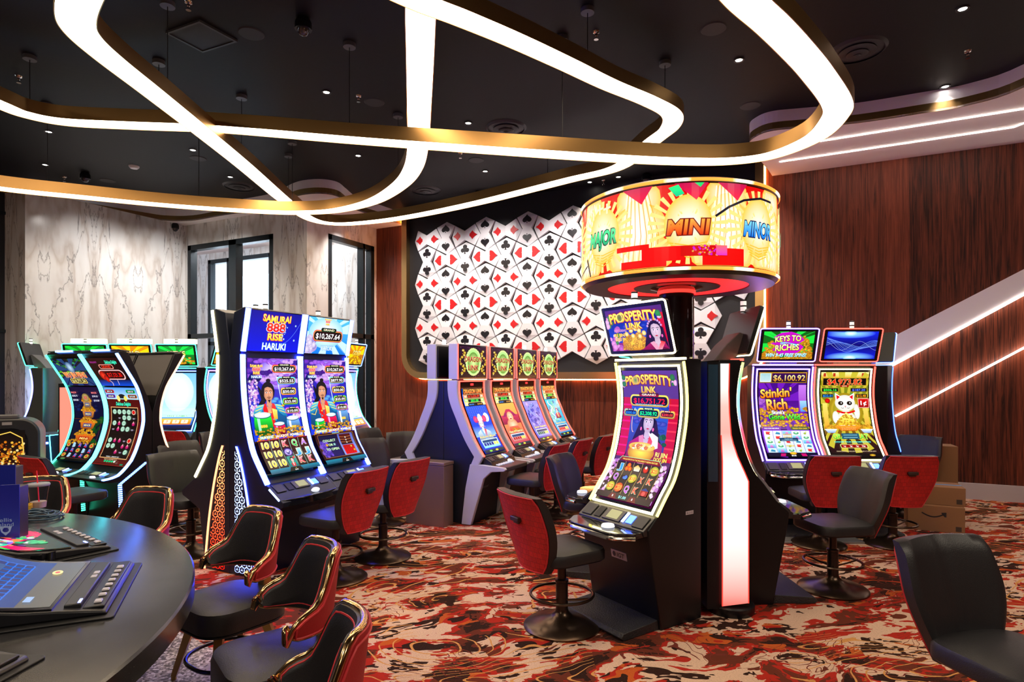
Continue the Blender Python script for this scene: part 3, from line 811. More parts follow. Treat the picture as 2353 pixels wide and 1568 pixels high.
rb.build('ribbed_cladding',mat('ribbed_metal',(.42,.38,.42),.2,1.),cnt)
MB().lathe([(.001,.004),(1.63,.004),(1.63,.1),(.001,.1)],64).build('toe_kick',blackm,cnt)
tag(cnt,'big round counter with a dark speckled stone top and a ribbed metal base','counter')
# game terminals set into the counter
M_btn=mat('lit_button_white',(.45,.43,.48),.35)
def terminal(ang,rad_,kind,lab):
    a=math.radians(ang); rad_*=1.2; x,y=c2w(-3.516+rad_*math.cos(a),1.74+rad_*math.sin(a)); r=empty('counter_game_terminal',(x,y,.75),facing(math.cos(a),math.sin(a))); r.scale=(1.2,1.2,1.2)
    w=.54
    MB().flat(rrect(-w/2-.03,w/2+.03,-.02,.68,.015),0,.006).build('base_plate',mat('terminal_plate',(.02,.02,.022),.4,.5),r,bev=.002)
    prof=[(0,.006),(.01,.02),(.13,.034),(.22,.042),(.32,.060),(.42,.100),(.52,.165),(.60,.238),(.63,.25),(.66,.235),(.66,.006)]
    MB().prism(prof,lambda p,k:((-w/2,w/2)[k],p[0],p[1])).build('housing',mat('terminal_housing',(.014,.014,.018),.35),r,bev=.006)
    cur=catmull([(.145,.037),(.22,.044),(.32,.062),(.42,.102),(.52,.167),(.605,.243)],4,False)
    L=[0]
    for i in range(1,len(cur)): L.append(L[-1]+math.dist(cur[i],cur[i-1]))
    nodes=[l/L[-1] for l in L]
    def fn(u,v,off):
        for i in range(len(cur)-1):
            if v<=nodes[i+1]+1e-9: break
        t=(v-nodes[i])/(nodes[i+1]-nodes[i]); a_,b_=cur[i],cur[i+1]; dx,dy=b_[0]-a_[0],b_[1]-a_[1]; l=math.hypot(dx,dy)
        return (-w/2+.02+(w-.04)*u, a_[0]+dx*t-dy/l*off, a_[1]+dy*t+dx/l*off+.004)
    g=MB(); g.shell(lambda u,v:fn(-.02+1.04*u,v,.0),lambda u,v:fn(-.02+1.04*u,v,-.006),2,20); g.build('glass_panel',mat('gloss_black_glass',(.01,.01,.012),.05,spec=.6),r,fix=True)
    asp=L[-1]/(w-.04); A_=Art(asp)
    if kind=='blue':
        A_.rect(.02,.02,.98,asp-.02,(.34,.33,.30),(.04,.10,.30)); A_.rect(.03,.20,.97,asp-.04,(.03,.20,.42),(.03,.30,.62))  # grey front zone is a reflection on the glass, painted into the display
        A_.rr(.12,.30,.88,asp-.16,.03,(.05,.34,.70))
        for i in range(10):
            for j in range(8):
                A_.rr(.14+.073*i,.31+.055*j,.14+.073*i+.06,.31+.055*j+.045,.006,(.02,.14,.36),inc=(j==0))
        A_.rr(.2,.46,.8,.52,.02,(.10,.26,.45)); A_.rect(.03,asp-.13,.97,asp-.05,(.35,.05,.10)); A_.rect(.75,asp-.12,.95,asp-.06,(.15,.6,.2)); A_.text('JACKPOT',.35,asp-.09,.035,(.95,.9,.9))
        A_.ell(.72,.14,.05,.03,(.9,.8,.5)); A_.ell(.72,.14,.025,.015,(.9,.3,.3)); A_.rect(.1,.14,.2,.18,(.5,.6,.75)); es=1.7
    elif kind=='swirl':
        A_.rect(.0,.0,1,asp,(.02,.05,.04),(.3,.02,.08))
        for k,(c,w_) in enumerate([((.95,.1,.35),.16),((.2,.9,.3),.05),((1,.5,.2),.05),((.5,.4,1),.04),((.1,.8,.6),.05),((.9,.9,.95),.02),((.7,.2,.8),.03)]):
            A_.line([(.02+.96*t/14,.25+.1*k*.7+.16*math.sin(t*.45+k*.7)) for t in range(15)],w_,c)
        A_.blobs(40,.2,.1,.7,.5,.035,[(.8,.7,.4),(.4,.2,.5),(.2,.8,.5),(.9,.9,.9)],3); A_.text('Cash',.7,.2,.08,(.7,.85,.8),bold=.01); A_.text('BIG',.75,.4,.07,(.6,.9,.8)); es=1.3
    else:
        A_.rect(.0,.0,1,asp,(.02,.02,.03),(.03,.05,.15)); es=.6
    place_art(A_,'display',fn,nodes,r,ART('art_terminal_'+kind,es))
    MB().box(-w/2+.02,w/2-.02,.012,.07,.021,.030).build('button_panel',blackp,r,bev=.003)
    for k in range(8):
        wd=.024 if k in(0,7) else .018; xx=-.20+.052*k+(.0 if k else -.01)
        MB().box(xx-wd/2*1.2,xx+wd/2*1.2,.024,.046,.029,.037).build('button',M_btn,r,bev=.004)
    for k in range(2): MB().box(.03+.045*k,.062+.045*k,.085,.105,.034,.044).build('button',M_btn,r,bev=.004)
    MB().box(-w/2+.03,w/2-.05,.075,.12,.026,.042).build('palm_rest',mat('grey_plastic',(.02,.02,.024),.4),r,bev=.004)
    MB().box(-.235,-.20,.078,.085,.040,.044).build('light_bar',glow('blue_led',(.15,.2,1),8),r)
    return tag(r,lab,'game terminal','game terminals set into the round counter')
terminal(23.8,1.71,'blue','nearest counter game terminal with a blue betting grid on its curved screen')
terminal(53,1.66,'swirl','counter game terminal with a red and green swirling screen, behind the ashtray')
terminal(-4.5,1.66,'dark','counter game terminal at the lower left corner, only its black edge showing')
# things on the counter
def onbar(px,py): return Q(px,py,.75)
for (px,py,hh,lab) in ((24,1262,.27,'front blue menu holder with white lettering on the round counter'),(18,1205,.29,'rear blue menu holder, half hidden behind the front one')):
    x,y=onbar(px,py); r=empty('menu_holder',(x,y,.75),fang(-75)); r.scale=(1.2,1.2,1.2)
    MB().box(-.055,.045,-.035,.05,0,hh).build('holder_body',mat('brown_holder',(.035,.022,.018),.4),r,bev=.003)
    MB().box(-.046,.050,-.040,-.035,.004,hh+.012).build('menu_card',mat('royal_blue_card',(.008,.016,.30),.4),r)
    a=Art(1.6); wc=(.80,.84,1)
    a.text('ellis',.5,.95,.20,wc,w=.62,bold=0); a.text('island',.5,.70,.20,wc,w=.78,bold=0); a.poly([(.18,.60),(.82,.60),(.72,.30),(.5,.10),(.28,.30)],wc); a.ell(.5,.40,.16,.12,(.05,.08,.6)); a.text('CASINO',.5,.52,.06,(.05,.08,.6))
    place_art(a,'card_print',lambda u,v,f:(-.034+.072*u,-.0405-f,.06+.125*v),[],r,mat_print if 'mat_print' in globals() else ART('print_glow',.25))  # card print is given a faint glow of its own
    tag(r,lab,'menu holder','blue menu holders')
x,y=onbar(88,1168); r=empty('plastic_cup',(x,y,.75)); r.scale=(1.2,1.2,1.2)
M_clear=mat('clear_plastic',(.95,.96,1),.08,trans=1.,ior=1.1)
MB().lathe([(.036,.002),(.040,.04),(.046,.09),(.052,.128),(.050,.128),(.044,.09),(.038,.04),(.034,.006),(.001,.006)],28,cap=False).build('cup_wall',M_clear,r)
MB().lathe([(.054,.126),(.056,.133),(.052,.14),(.03,.142),(.001,.142)],28,cap=False).build('lid',mat('milky_lid',(.6,.62,.68),.2,trans=.6,ior=1.1),r)
MB().lathe([(.001,.004),(.034,.004),(.038,.038),(.001,.038)],24).build('drink',mat('melted_ice_drink',(.50,.36,.30),.25),r)
MB().tube([(.012,0,.008),(-.018,0,.21)],.0035,8).build('straw',mat('red_straw',(.85,.02,.03),.35),r)
tag(r,'clear plastic cup with lid and red straw on the far edge of the counter','cup')
x,y=onbar(86,1186); pts=[]; rr_=random.Random(5)
for k in range(150):
    a=k*.30; ra=.10+.05*math.sin(k*.093)+.012*math.sin(k*.5); pts.append((ra*1.35*math.cos(a)+.03*math.sin(k*.05),ra*.75*math.sin(a),.006+.03*(k/150)*abs(math.sin(k*.21))))
tag(MB().tube(pts,.0042,6).build('coiled_cable',mat('blue_grey_cable',(.025,.07,.13),.45),loc=(x,y,.75)),'coil of dark blue cable lying in front of the plastic cup','cable')
x,y=onbar(47,1176); r=empty('yellow_tray',(x,y,.75),fang(-60))
b=MB(); b.box(-.06,.06,-.04,.04,0,.008)
for q in ((-.06,-.055,-.04,.04),(.055,.06,-.04,.04),(-.06,.06,-.04,-.035),(-.06,.06,.035,.04)): b.box(*q,0,.045)
b.build('tray_body',mat('yellow_plastic',(.62,.36,.02),.4),r,bev=.003); MB().box(-.045,.04,-.03,.025,.008,.04).build('paper_packets',mat('pale_packets',(.5,.55,.62),.6),r,bev=.004)
tag(r,'small yellow tray of packets beside the plastic cup','tray')
x,y=onbar(92,1292); r=empty('ashtray',(x,y,.75)); r.scale=(1.2,1.2,1.2); b=MB()
b.lathe([(.001,0),(.045,0),(.052,.012),(.050,.016),(.045,.008),(.001,.006)],32)
for k in range(6):
    a0=2*math.pi*k/6; P=[(.056*math.cos(a0+t*.14),.056*math.sin(a0+t*.14)) for t in range(6)]; Qq=[(.044*math.cos(a0+t*.14),.044*math.sin(a0+t*.14)) for t in range(5,-1,-1)]; b.flat(P+Qq,.008,.040)
b.build('bowl',mat('black_ashtray',(.006,.006,.007),.12),r,fix=True); tag(r,'black notched ashtray between the two visible counter terminals','ashtray')
# =============== bin, boxes, small things on the floor
b=empty('waste_bin',(-3.83,5.66,0))
M_binm=mat('bronze_laminate',(.24,.15,.12),.38,.5)
MB().box(-.25,.25,-.10,.09,0,.66).build('body',M_binm,b,bev=.004); MB().box(-.255,.255,-.105,.095,.665,.70).build('lid',mat('bin_lid',(.30,.20,.15),.35,.5),b,bev=.004)
tag(b,'tall square bronze waste bin at the end of the dragon row','bin')
M_card=mat('cardboard',(.25,.12,.05),.85,bump=.1,bscale=50); M_tape=mat('packing_tape_blue',(.03,.16,.38),.4)
def carton(loc,rz,w,d,h,lab,ink):
    r=empty('cardboard_box',loc,rz); MB().box(-w/2,w/2,-d/2,d/2,0,h).build('carton',M_card,r,bev=.003)
    if ink:
        MB().box(-w/2-.001,w/2+.001,-.03,.03,h-.06,h+.001).build('packing_tape',M_tape if ink==2 else mat('brown_tape',(.24,.12,.05),.4),r)
        a=Art(.4)
        if ink==1:
            P=[(.1+.7*t/16,.25-.13*math.sin(math.pi*t/16)) for t in range(17)]; a.line(P,.045,(.02,.02,.03)); a.poly([(.86,.32),(.70,.30),(.72,.25),(.80,.25),(.81,.14),(.86,.14)],(.02,.02,.03))
            place_art(a,'arrow_mark',lambda u,v,f:(-.15+.28*u,-d/2-.0005-f,h*.45+.11*v),[],r,mat('carton_ink',(.02,.015,.015),.8))
        b2=MB(); b2.box(w/2-.08,w/2-.03,-d/2-.001,-d/2,.02,.07); b2.build('printed_marks',mat('carton_marks',(.05,.03,.02),.8),r)
    return tag(r,lab,'box')
x,y=Q(2124,1224,0); ph=fang(-118)
x0,y0=x+.12,y+.30
carton((x0,y0,0),ph,.50,.42,.27,'lower cardboard box with a dark curved arrow mark, on the carpet by the walnut wall',1)
carton((x0+.03,y0+.05,.271),ph+.05,.46,.38,.19,'smaller cardboard box with blue tape, on top of the arrow-marked one',2)
x,y=Q(2176,1026,.80); carton((x-.05,y+.15,0),ph+.1,.30,.30,.80,'tall plain brown box standing behind the cardboard boxes',0)
x,y=Q(1860,1235,0); r=empty('cable_floor_plate',(x,y,0),fang(90))
MB().box(-.42,.75,-.10,.25,0,.02).build('plate',mat('grey_metal_plate',(.28,.28,.28),.4,.6),r,bev=.004)
for i in range(5): MB().box(-.36+.22*i,-.22+.22*i,-.06,.05,.02,.035).build('clip',mat('pale_clip',(.5,.5,.48),.5),r,bev=.003)
tag(r,'grey metal floor plate under the open base of the right-hand machines','floor plate')
x,y=Q(455,972,.75); r=empty('side_table',(x,y,0))
MB().lathe([(.001,.72),(.34,.72),(.345,.735),(.34,.75),(.001,.75)],32).build('tabletop',blackp,r); MB().tube([(0,0,.02),(0,0,.72)],.03,10).build('column',blackp,r); MB().lathe([(.001,0),(.22,0),(.2,.02),(.001,.03)],24).build('foot',blackp,r)
tag(r,'small dark round table in the gap beside the warrior bank','table')
b=MB(); b.add([(-.09,-.05,0),(.1,-.06,.0),(.12,.06,.0),(-.08,.07,0),(.0,.01,.10),(.07,.02,.07),(-.05,.03,.06)],[(0,1,4),(1,5,4),(1,2,5),(2,4,5),(2,3,4),(3,6,4),(3,0,6),(0,4,6),(0,3,2,1)])
tag(b.build('paper_napkin',mat('white_napkin',(.75,.75,.75),.8),loc=(x+.1,y-.1,.751)),'crumpled white napkin on the small dark table','napkin')
tag(MB().box(-.16,.16,-.1,.1,0,.17).build('green_box',mat('pale_green_box',(.20,.42,.30),.6),loc=(x-.12,y+.14,.751),bev=.003),'pale green box standing on the small dark table','box')
# =============== display artwork
GOLD=(1,.82,.25); DG=(.55,.33,.03); RED=(.9,.03,.06); WHT=(1,1,1); BLK=(.01,.01,.015)
def plate(a,cx,cy,w,h,txt,rim,fill,tc,head=None,hc=(.02,.25,.12)):
    a.rr(cx-w/2-.02,cy-h/2-.02,cx+w/2+.02,cy+h/2+.02,h*.5,rim,tuple(min(1,q*1.6+.1) for q in rim))
    a.rr(cx-w/2-.006,cy-h/2-.006,cx+w/2+.006,cy+h/2+.006,h*.45,(.95,.8,.4)); a.rr(cx-w/2,cy-h/2,cx+w/2,cy+h/2,h*.42,fill)
    a.text(txt,cx,cy-.002,h*.56,tc,bold=.03,w=w*.86)
    if head:
        hw=w*.55; a.rr(cx-hw/2,cy+h*.48,cx+hw/2,cy+h*.48+h*.42,h*.2,hc,(.02,.05,.05)); a.text(head,cx,cy+h*.69,h*.22,(1,.95,.8),bold=.02,w=hw*.7)
def person_art(a,cx,cy,s,skin=(.95,.75,.66),hair=(.05,.03,.07),robe=(.6,.1,.4),robe2=(.9,.6,.2),beard=False,bun=True,crown=None,long=False):
    """a painted figure: cy is the chin, s the head height"""
    if long:
        a.poly([(cx-s*.52,cy+s*.6),(cx-s*.95,cy-s*.5),(cx-s*1.3,cy-s*1.3),(cx-s*.3,cy-s*.9),(cx+s*.3,cy-s*.9),(cx+s*1.3,cy-s*1.2),(cx+s*.9,cy-s*.4),(cx+s*.52,cy+s*.6)],hair,(.16,.08,.2))
    a.poly([(cx-s*1.25,cy-s*1.9),(cx-s*1.1,cy-s*.55),(cx-s*.45,cy-s*.18),(cx+s*.45,cy-s*.18),(cx+s*1.1,cy-s*.55),(cx+s*1.25,cy-s*1.9)],tuple(q*.45 for q in robe),robe)
    a.poly([(cx-s*.30,cy-s*.3),(cx-s*.08,cy-s*.72),(cx+s*.08,cy-s*.72),(cx+s*.30,cy-s*.3)],skin,tuple(q*.85 for q in skin))
    a.poly([(cx-s*.5,cy-s*.2),(cx-s*.22,cy-s*.12),(cx+s*.1,cy-s*1.5),(cx-s*.2,cy-s*1.6)],robe2); a.poly([(cx+s*.5,cy-s*.2),(cx+s*.22,cy-s*.12),(cx-s*.05,cy-s*1.3),(cx+s*.2,cy-s*1.6)],robe2,(.9,.2,.2))
    a.poly([(cx-s*.14,cy+s*.15),(cx-s*.17,cy-s*.24),(cx+s*.03,cy-s*.34),(cx+s*.2,cy-s*.24),(cx+s*.17,cy+s*.15)],tuple(q*.92 for q in skin),tuple(q*.86 for q in skin))
    a.ell(cx,cy+s*.58,s*.46,s*.56,hair,tuple(q*.6 for q in hair))
    if bun: a.ell(cx,cy+s*1.18,s*.2,s*.17,hair)
    a.ell(cx+s*.02,cy+s*.45,s*.33,s*.46,skin,tuple(q*.82 for q in skin)); a.poly([(cx-s*.24,cy+s*.2),(cx+s*.02,cy-s*.04),(cx+s*.28,cy+s*.2)],tuple(q*.85 for q in skin))
    a.poly([(cx-s*.36,cy+s*.62),(cx-s*.25,cy+s*.92),(cx+.02*s,cy+s*1.0),(cx+s*.28,cy+s*.92),(cx+s*.38,cy+s*.62),(cx+s*.2,cy+s*.78),(cx-.02*s,cy+s*.84),(cx-s*.2,cy+s*.78)],hair)
    for q in (-1,1):
        ex=cx+s*(.02+.14*q); a.ell(ex,cy+s*.50,s*.075,s*.035,(.9,.9,.95),inc=(q<0)); a.ell(ex,cy+s*.50,s*.035,s*.035,(.03,.02,.05)); a.line([(ex-s*.09,cy+s*.585),(ex+s*.0,cy+s*.61),(ex+s*.09,cy+s*.59)],s*.03,(.06,.03,.04))
    a.line([(cx+s*.03,cy+s*.48),(cx+s*.0,cy+s*.32),(cx+s*.06,cy+s*.30)],s*.02,tuple(q*.65 for q in skin)); a.ell(cx+s*.03,cy+s*.17,s*.085,s*.035,(.75,.12,.2) if not beard else (.5,.25,.2))
    if beard: a.poly([(cx-s*.07,cy+s*.08),(cx+s*.12,cy+s*.08),(cx+s*.03,cy-s*.12)],(.08,.05,.05)); a.line([(cx-s*.1,cy+s*.22),(cx+s*.03,cy+s*.25),(cx+s*.16,cy+s*.22)],s*.03,(.08,.05,.05))
    if crown:
        for k in range(9):
            t=math.radians(20+140*k/8); a.ell(cx+s*.47*math.cos(t),cy+s*(.55+.52*math.sin(t)),s*.075,s*.075,crown,tuple(q*.6 for q in crown),n=8)
        for q in (-1,1): a.ell(cx+s*.40*q,cy+s*.15,s*.06,s*.09,(1,.4,.7),n=8)
def drum_art(a,cx,cy,w,h,c):
    d=tuple(q*.35 for q in c); P=[]
    for k in range(9): t=k/8; P.append((cx+w/2*(1+.16*math.sin(math.pi*t)),cy+h*t))
    for k in range(9): t=1-k/8; P.append((cx-w/2*(1+.16*math.sin(math.pi*t)),cy+h*t))
    a.poly(P,d,c); a.poly([(cx-w*.35,cy+.01),(cx-w*.2,cy+.01),(cx-w*.2,cy+h*.95),(cx-w*.38,cy+h*.95)],tuple(min(1,q+.5) for q in c)); a.ell(cx,cy,w/2,w*.13,d)
    a.ell(cx,cy+h,w*.54,w*.17,(.1,.2,.35)); a.ell(cx,cy+h+.008,w*.52,w*.155,(1,1,.98),(.75,.9,.95)); a.text('拳' if 0 else '888',cx,cy+h*.42,h*.14,(1,.9,.3),out=(.8,.3,.1),w=w*.4)
def sam_logo(a,cx,cy,s,hk=True):
    a.text('SAMURAI',cx,cy+.36*s,.17*s,(1,.80,.15),(1,1,.45),out=(.75,.02,.15),ow=.06,bold=.035,w=.95*s,arch=-.03*s)
    a.text('888',cx,cy+.12*s,.22*s,(.85,.05,.05),(1,.3,.15),out=(1,.95,.9),ow=.04,bold=.05,w=.62*s)
    a.text('RISE',cx,cy-.13*s,.17*s,(1,.80,.15),(1,1,.45),out=(.75,.02,.15),ow=.06,bold=.035,w=.50*s)
    if hk: a.text('HARUKI',cx,cy-.38*s,.17*s,(.9,1,1),out=(.05,.35,.8),ow=.06,bold=.03,w=.80*s)
def art_sam_top(v):
    a=Art(.60)
    if v==0:
        a.rect(0,0,1,.6,(.01,.10,.85),(.01,.05,.55)); sam_logo(a,.50,.30,.58)
        a.line([(.62+.02*k,.12+.0009*k*k+.002*k) for k in range(20)],.006,(.35,.5,1)); a.blobs(9,.62,.08,.95,.5,.014,[(.7,.85,1)],4)
    else:
        a.rect(0,0,1,.6,(.05,.45,.95),(.30,.72,1)); a.rays(.5,.36,.05,.8,14,(.75,.9,1)); a.ell(.45,.35,.42,.26,(1,1,1),(.55,.8,1)); a.blobs(26,0,0,.22,.26,.05,[(.8,.7,.95),(.65,.6,.9),(.9,.85,1)],2)
        sam_logo(a,.45,.52,.17,False); plate(a,.5,.30,.68,.15,'$10,267.64',(.75,.06,.03),(.13,.02,.04),WHT,'GRAND'); a.text('HARUKI',.5,.10,.075,(.9,1,1),out=(.05,.35,.8),w=.28)
    return a
def art_sam(v,asp=1.95):
    a=Art(asp)
    a.rect(0,.62,1,asp,(.02,.22,.85),(.20,.05,.55)); a.ell(.58,1.70,.40,.26,(1,.97,1),(.45,.25,.85)); 
    q=random.Random(5)
    for k in range(26):
        x=q.uniform(-.1,1.1); y=q.uniform(1.55,1.98); c=q.choice([(.62,.35,.92),(.42,.18,.75),(.85,.65,1),(.25,.10,.55)]); w_=q.uniform(.10,.2)
        for d in range(4): a.ell(x+w_*(d-1.5)*.5,y+.012*math.sin(d*2+k),w_*.42,.028+.012*(d%2),c,tuple(z*.8 for z in c),n=12,inc=(d==0)); a.L+=.02
    a.line([(.40,1.88),(.48,1.80),(.44,1.76),(.56,1.70)],.007,(1,.8,1)); a.line([(.85,1.72),(.78,1.60),(.84,1.52)],.006,(.9,.7,1))
    a.poly([(-.02,1.62),(.05,1.70),(.12,1.72),(.19,1.66),(.27,1.63),(.22,1.58),(.02,1.56)],(.03,.04,.25),(.08,.10,.45))
    a.blobs(150,-.02,1.02,.17,1.60,.021,[(1,.80,.98),(.80,.55,.92),(.95,.9,1),(.62,.42,.82)],6); a.blobs(60,.80,.95,1.0,1.12,.020,[(1,.80,.98),(.80,.55,.92),(.95,.9,1)],16)
    a.blobs(12,.45,1.15,.66,1.32,.05,[(.15,.40,.90),(.35,.65,.95)],7,.5)
    a.line([(.57,1.56),(.63,1.18)],.014,(.85,.97,1)); a.line([(.63,1.18),(.69,.92)],.026,(.75,.08,.15)); a.ell(.64,1.17,.035,.02,GOLD,DG)
    a.poly([(.16,1.52),(.22,1.28),(.10,1.12),(.24,1.16),(.34,1.30)],(.02,.02,.05),(.05,.05,.12))
    person_art(a,.36,1.25,.28,(.90,.62,.47),(.03,.03,.06),(.06,.42,.70),(.88,.08,.10),True,False); a.ell(.37,1.585,.045,.035,(.05,.05,.09))
    a.poly([(.22,1.40),(.27,1.30),(.29,1.45)],(.04,.04,.08)); a.poly([(.49,1.42),(.47,1.33),(.455,1.46)],(.04,.04,.08))
    for sx in (-1,1):
        a.poly([(.36+sx*.10,1.20),(.36+sx*.22,1.19),(.36+sx*.31,1.10),(.36+sx*.34,.98),(.36+sx*.25,1.0),(.36+sx*.16,1.08)],(.04,.40,.62),(.35,.80,.90))
        for k in range(3): a.line([(.36+sx*(.13+.03*k),1.185-.05*k),(.36+sx*(.25+.03*k),1.155-.055*k)],.012,(.95,.85,.35))
    a.line([(.36-.30,.99),(.36-.22,.97),(.36-.16,1.07)],.012,(.95,.85,.35)); a.poly([(.40,1.13),(.50,1.10),(.49,.95),(.42,.93)],(.85,.62,.10),(1,.92,.45)); a.blobs(14,.25,.90,.5,1.08,.014,[(.95,.85,.4),(.2,.7,.85),(.9,.2,.2)],9)
    if v==0: dr=[(.20,.72,.30,.30,(.10,.95,.25)),(.50,.68,.20,.18,(1,.10,.35)),(.79,.70,.24,.24,(.45,.70,.98))]
    else: dr=[(.22,.70,.20,.16,(.10,.95,.25)),(.51,.70,.22,.24,(1,.10,.35)),(.81,.74,.24,.30,(.45,.70,.98))]
    for d in dr: drum_art(a,*d)
    a.coins(150,0,.60,1,.80,.024,3,False); 
    for t,x,c in (('DRUM BOOST',.2,(.05,.8,.6)),('JACKPOT',.5,(.8,.05,.1)),('POWER-UP',.8,(.1,.4,.9))): a.text(t,x,.66,.04,(1,1,.9),out=c,w=.26,bold=.03)
    sam_logo(a,.13,1.74,.24)
    for t,x,y,w,h,r,hd in (('$10,267.64',.68,1.78,.46,.095,(.75,.06,.03),'GRAND'),('$525.55' if v==0 else '$877.95',.72,1.58,.34,.085,(.05,.5,.8),'MAJOR'),('$50.00',.75,1.40,.28,.08,(.85,.45,.05),'MAXI'),('$25.00',.77,1.23,.28,.075,(.1,.6,.1),'MINOR'),('$10.00',.79,1.07,.26,.07,(.5,.1,.6),'MINI')): plate(a,x,y,w,h,t,r,(.08,.02,.05),WHT,hd)
    if v==0:
        a.rect(.0,.08,1,.61,(.12,.01,.03),(.24,.03,.06)); a.line([(0,.61),(1,.61)],.008,(.9,.2,.15))
        for i in range(1,5): a.line([(.02+.192*i,.09),(.02+.192*i,.60)],.006,(.55,.8,.75))
        G=[['10','10','K','Q','A'],['10','10','*','J','J'],['10','10','f','K','K']]; CC={'10':((1,.75,.1),(1,1,.5)),'K':((.9,.1,.2),(1,.6,.7)),'Q':((.1,.7,.3),(.5,1,.6)),'A':((.6,.3,.9),(.85,.6,1)),'J':((.2,.6,.85),(.7,.95,1))}
        for r in range(3):
            for c in range(5):
                g=G[r][c]; x=.115+.192*c; y=.52-.17*r
                if g in CC: a.text(g,x,y,.105,*CC[g],out=(1,.95,.8),ow=.035,bold=.06,w=.125 if g=='10' else .10)
                elif g=='*': a.ell(x,y,.095,.085,(.35,.2,.6),(.15,.05,.35)); a.ell(x,y,.07,.06,(.9,.85,1),(.6,.5,.9)); a.poly([(x-.05,y+.02),(x,y-.01),(x+.05,y+.03),(x+.01,y-.05),(x-.02,y-.04)],(.2,.2,.5))
                else: a.rect(x-.085,y-.08,x+.085,y+.09,(.1,.55,.5)); person_art(a,x,y-.02,.085,(1,.82,.78),(.03,.03,.06),(.05,.5,.5),(.8,.1,.2),bun=False); a.ell(x+.05,y+.06,.02,.02,(1,.1,.2))
    else:
        a.rect(0,.08,1,.61,(.16,.02,.04),(.2,.03,.06)); a.rect(.06,.13,.50,.57,(.12,.08,.35),(.03,.04,.2)); a.blobs(26,.06,.15,.24,.45,.04,[(.45,.3,.85),(.3,.2,.7)],8); a.rect(.52,.13,.90,.57,(.5,.6,.9),(.3,.35,.7)); a.rect(.56,.14,.84,.33,(.85,.03,.05),(.7,.02,.03)); a.rect(.56,.34,.84,.56,(.2,.02,.02),(.3,.05,.03))
        for i in range(1,6): a.line([(.56+.047*i,.14),(.56+.047*i,.33)],.005,(.4,.02,.02),inc=(i==1))
        for k in range(3): a.line([(.56,.40+.055*k),(.70,.385+.055*k),(.84,.40+.055*k)],.010,(.7,.4,.2)); a.ell(.70,.38+.055*k,.012,.016,(.9,.9,.85))
        a.ell(.76,.29,.028,.025,GOLD,DG); a.ell(.80,.21,.028,.025,GOLD,DG); a.frame(.05,.12,.92,.58,.008,(.6,.4,.2))
        for t,y in (('COLLECT',.46),('OR',.37),('TO OPEN',.28)): a.text(t,.29,y,.045,(.85,1,.75),out=(.1,.3,.3),w=.04*len(t)+.02)
        a.ell(.20,.37,.03,.03,GOLD,DG); a.ell(.38,.37,.03,.03,(.7,.9,.9),(.2,.4,.4)); a.text('DRUM BOOST',.5,.60,.02,(.6,.9,.9))
    a.rect(0,0,1,.08,(.02,.25,.35),(.08,.50,.62)); a.poly([(.36,0),(.64,0),(.60,.075),(.40,.075)],(.01,.06,.07)); a.text('5',.5,.05,.02,(1,.9,.2)); a.text('$6.25',.5,.022,.02,WHT)
    return a
def art_pros_top():
    a=Art(.60); a.rect(0,0,1,.6,(.55,.15,.45),(.30,.15,.45)); a.rect(0,.12,1,.5,(.05,.25,.75),(.03,.12,.5)); a.blobs(14,.2,.2,.8,.42,.07,[(.4,.35,.8),(.2,.3,.75)],3,.4,(.05,.2,.65)); a.rect(.9,.1,1,.5,(.8,.05,.2))
    a.blobs(26,0,0,.18,.50,.04,[(.95,.6,.9),(.8,.4,.8),(1,.85,1),(.3,.6,.3)],2)
    a.ell(.46,.10,.24,.13,(1,.85,.2),(.75,.45,.05)); a.coins(90,.22,.02,.70,.30,.028,4); 
    for x,y in ((.33,.24),(.42,.29),(.50,.31),(.56,.28),(.44,.21),(.56,.20),(.64,.24)): a.ell(x,y,.036,.036,(1,1,.7),(.85,.65,.1),n=16)
    person_art(a,.84,.15,.25,(.90,.78,.86),(.10,.03,.10),(.65,.08,.35),(.9,.6,.7),bun=False,crown=(.95,.7,1),long=True)
    a.text('PROSPERITY',.5,.475,.13,(1,.75,.1),(1,1,.35),out=(.62,.02,.05),ow=.07,bold=.045,w=.82,arch=.02); a.ell(.275,.483,.058,.064,(.75,.65,.15),(1,.9,.4)); a.ell(.275,.483,.042,.048,(.3,.4,.15),(.55,.5,.12))
    a.text('LINK',.5,.355,.085,(1,.75,.1),(1,1,.35),out=(.62,.02,.05),ow=.07,bold=.04,w=.28)
    a.text('FEATURING',.24,.30,.035,(.85,.6,.75),w=.22); a.text('RI JIN',.21,.235,.045,(1,.9,.3),out=(.7,.3,.1),w=.18); a.text('DOU JIN',.22,.175,.045,(1,.9,.3),out=(.7,.3,.1),w=.19)
    a.blobs(5,.0,.36,.06,.46,.035,[(1,.75,.95)],8); a.blobs(4,.93,.42,1,.5,.035,[(1,.8,.95),(.2,.6,.3)],9)
    return a
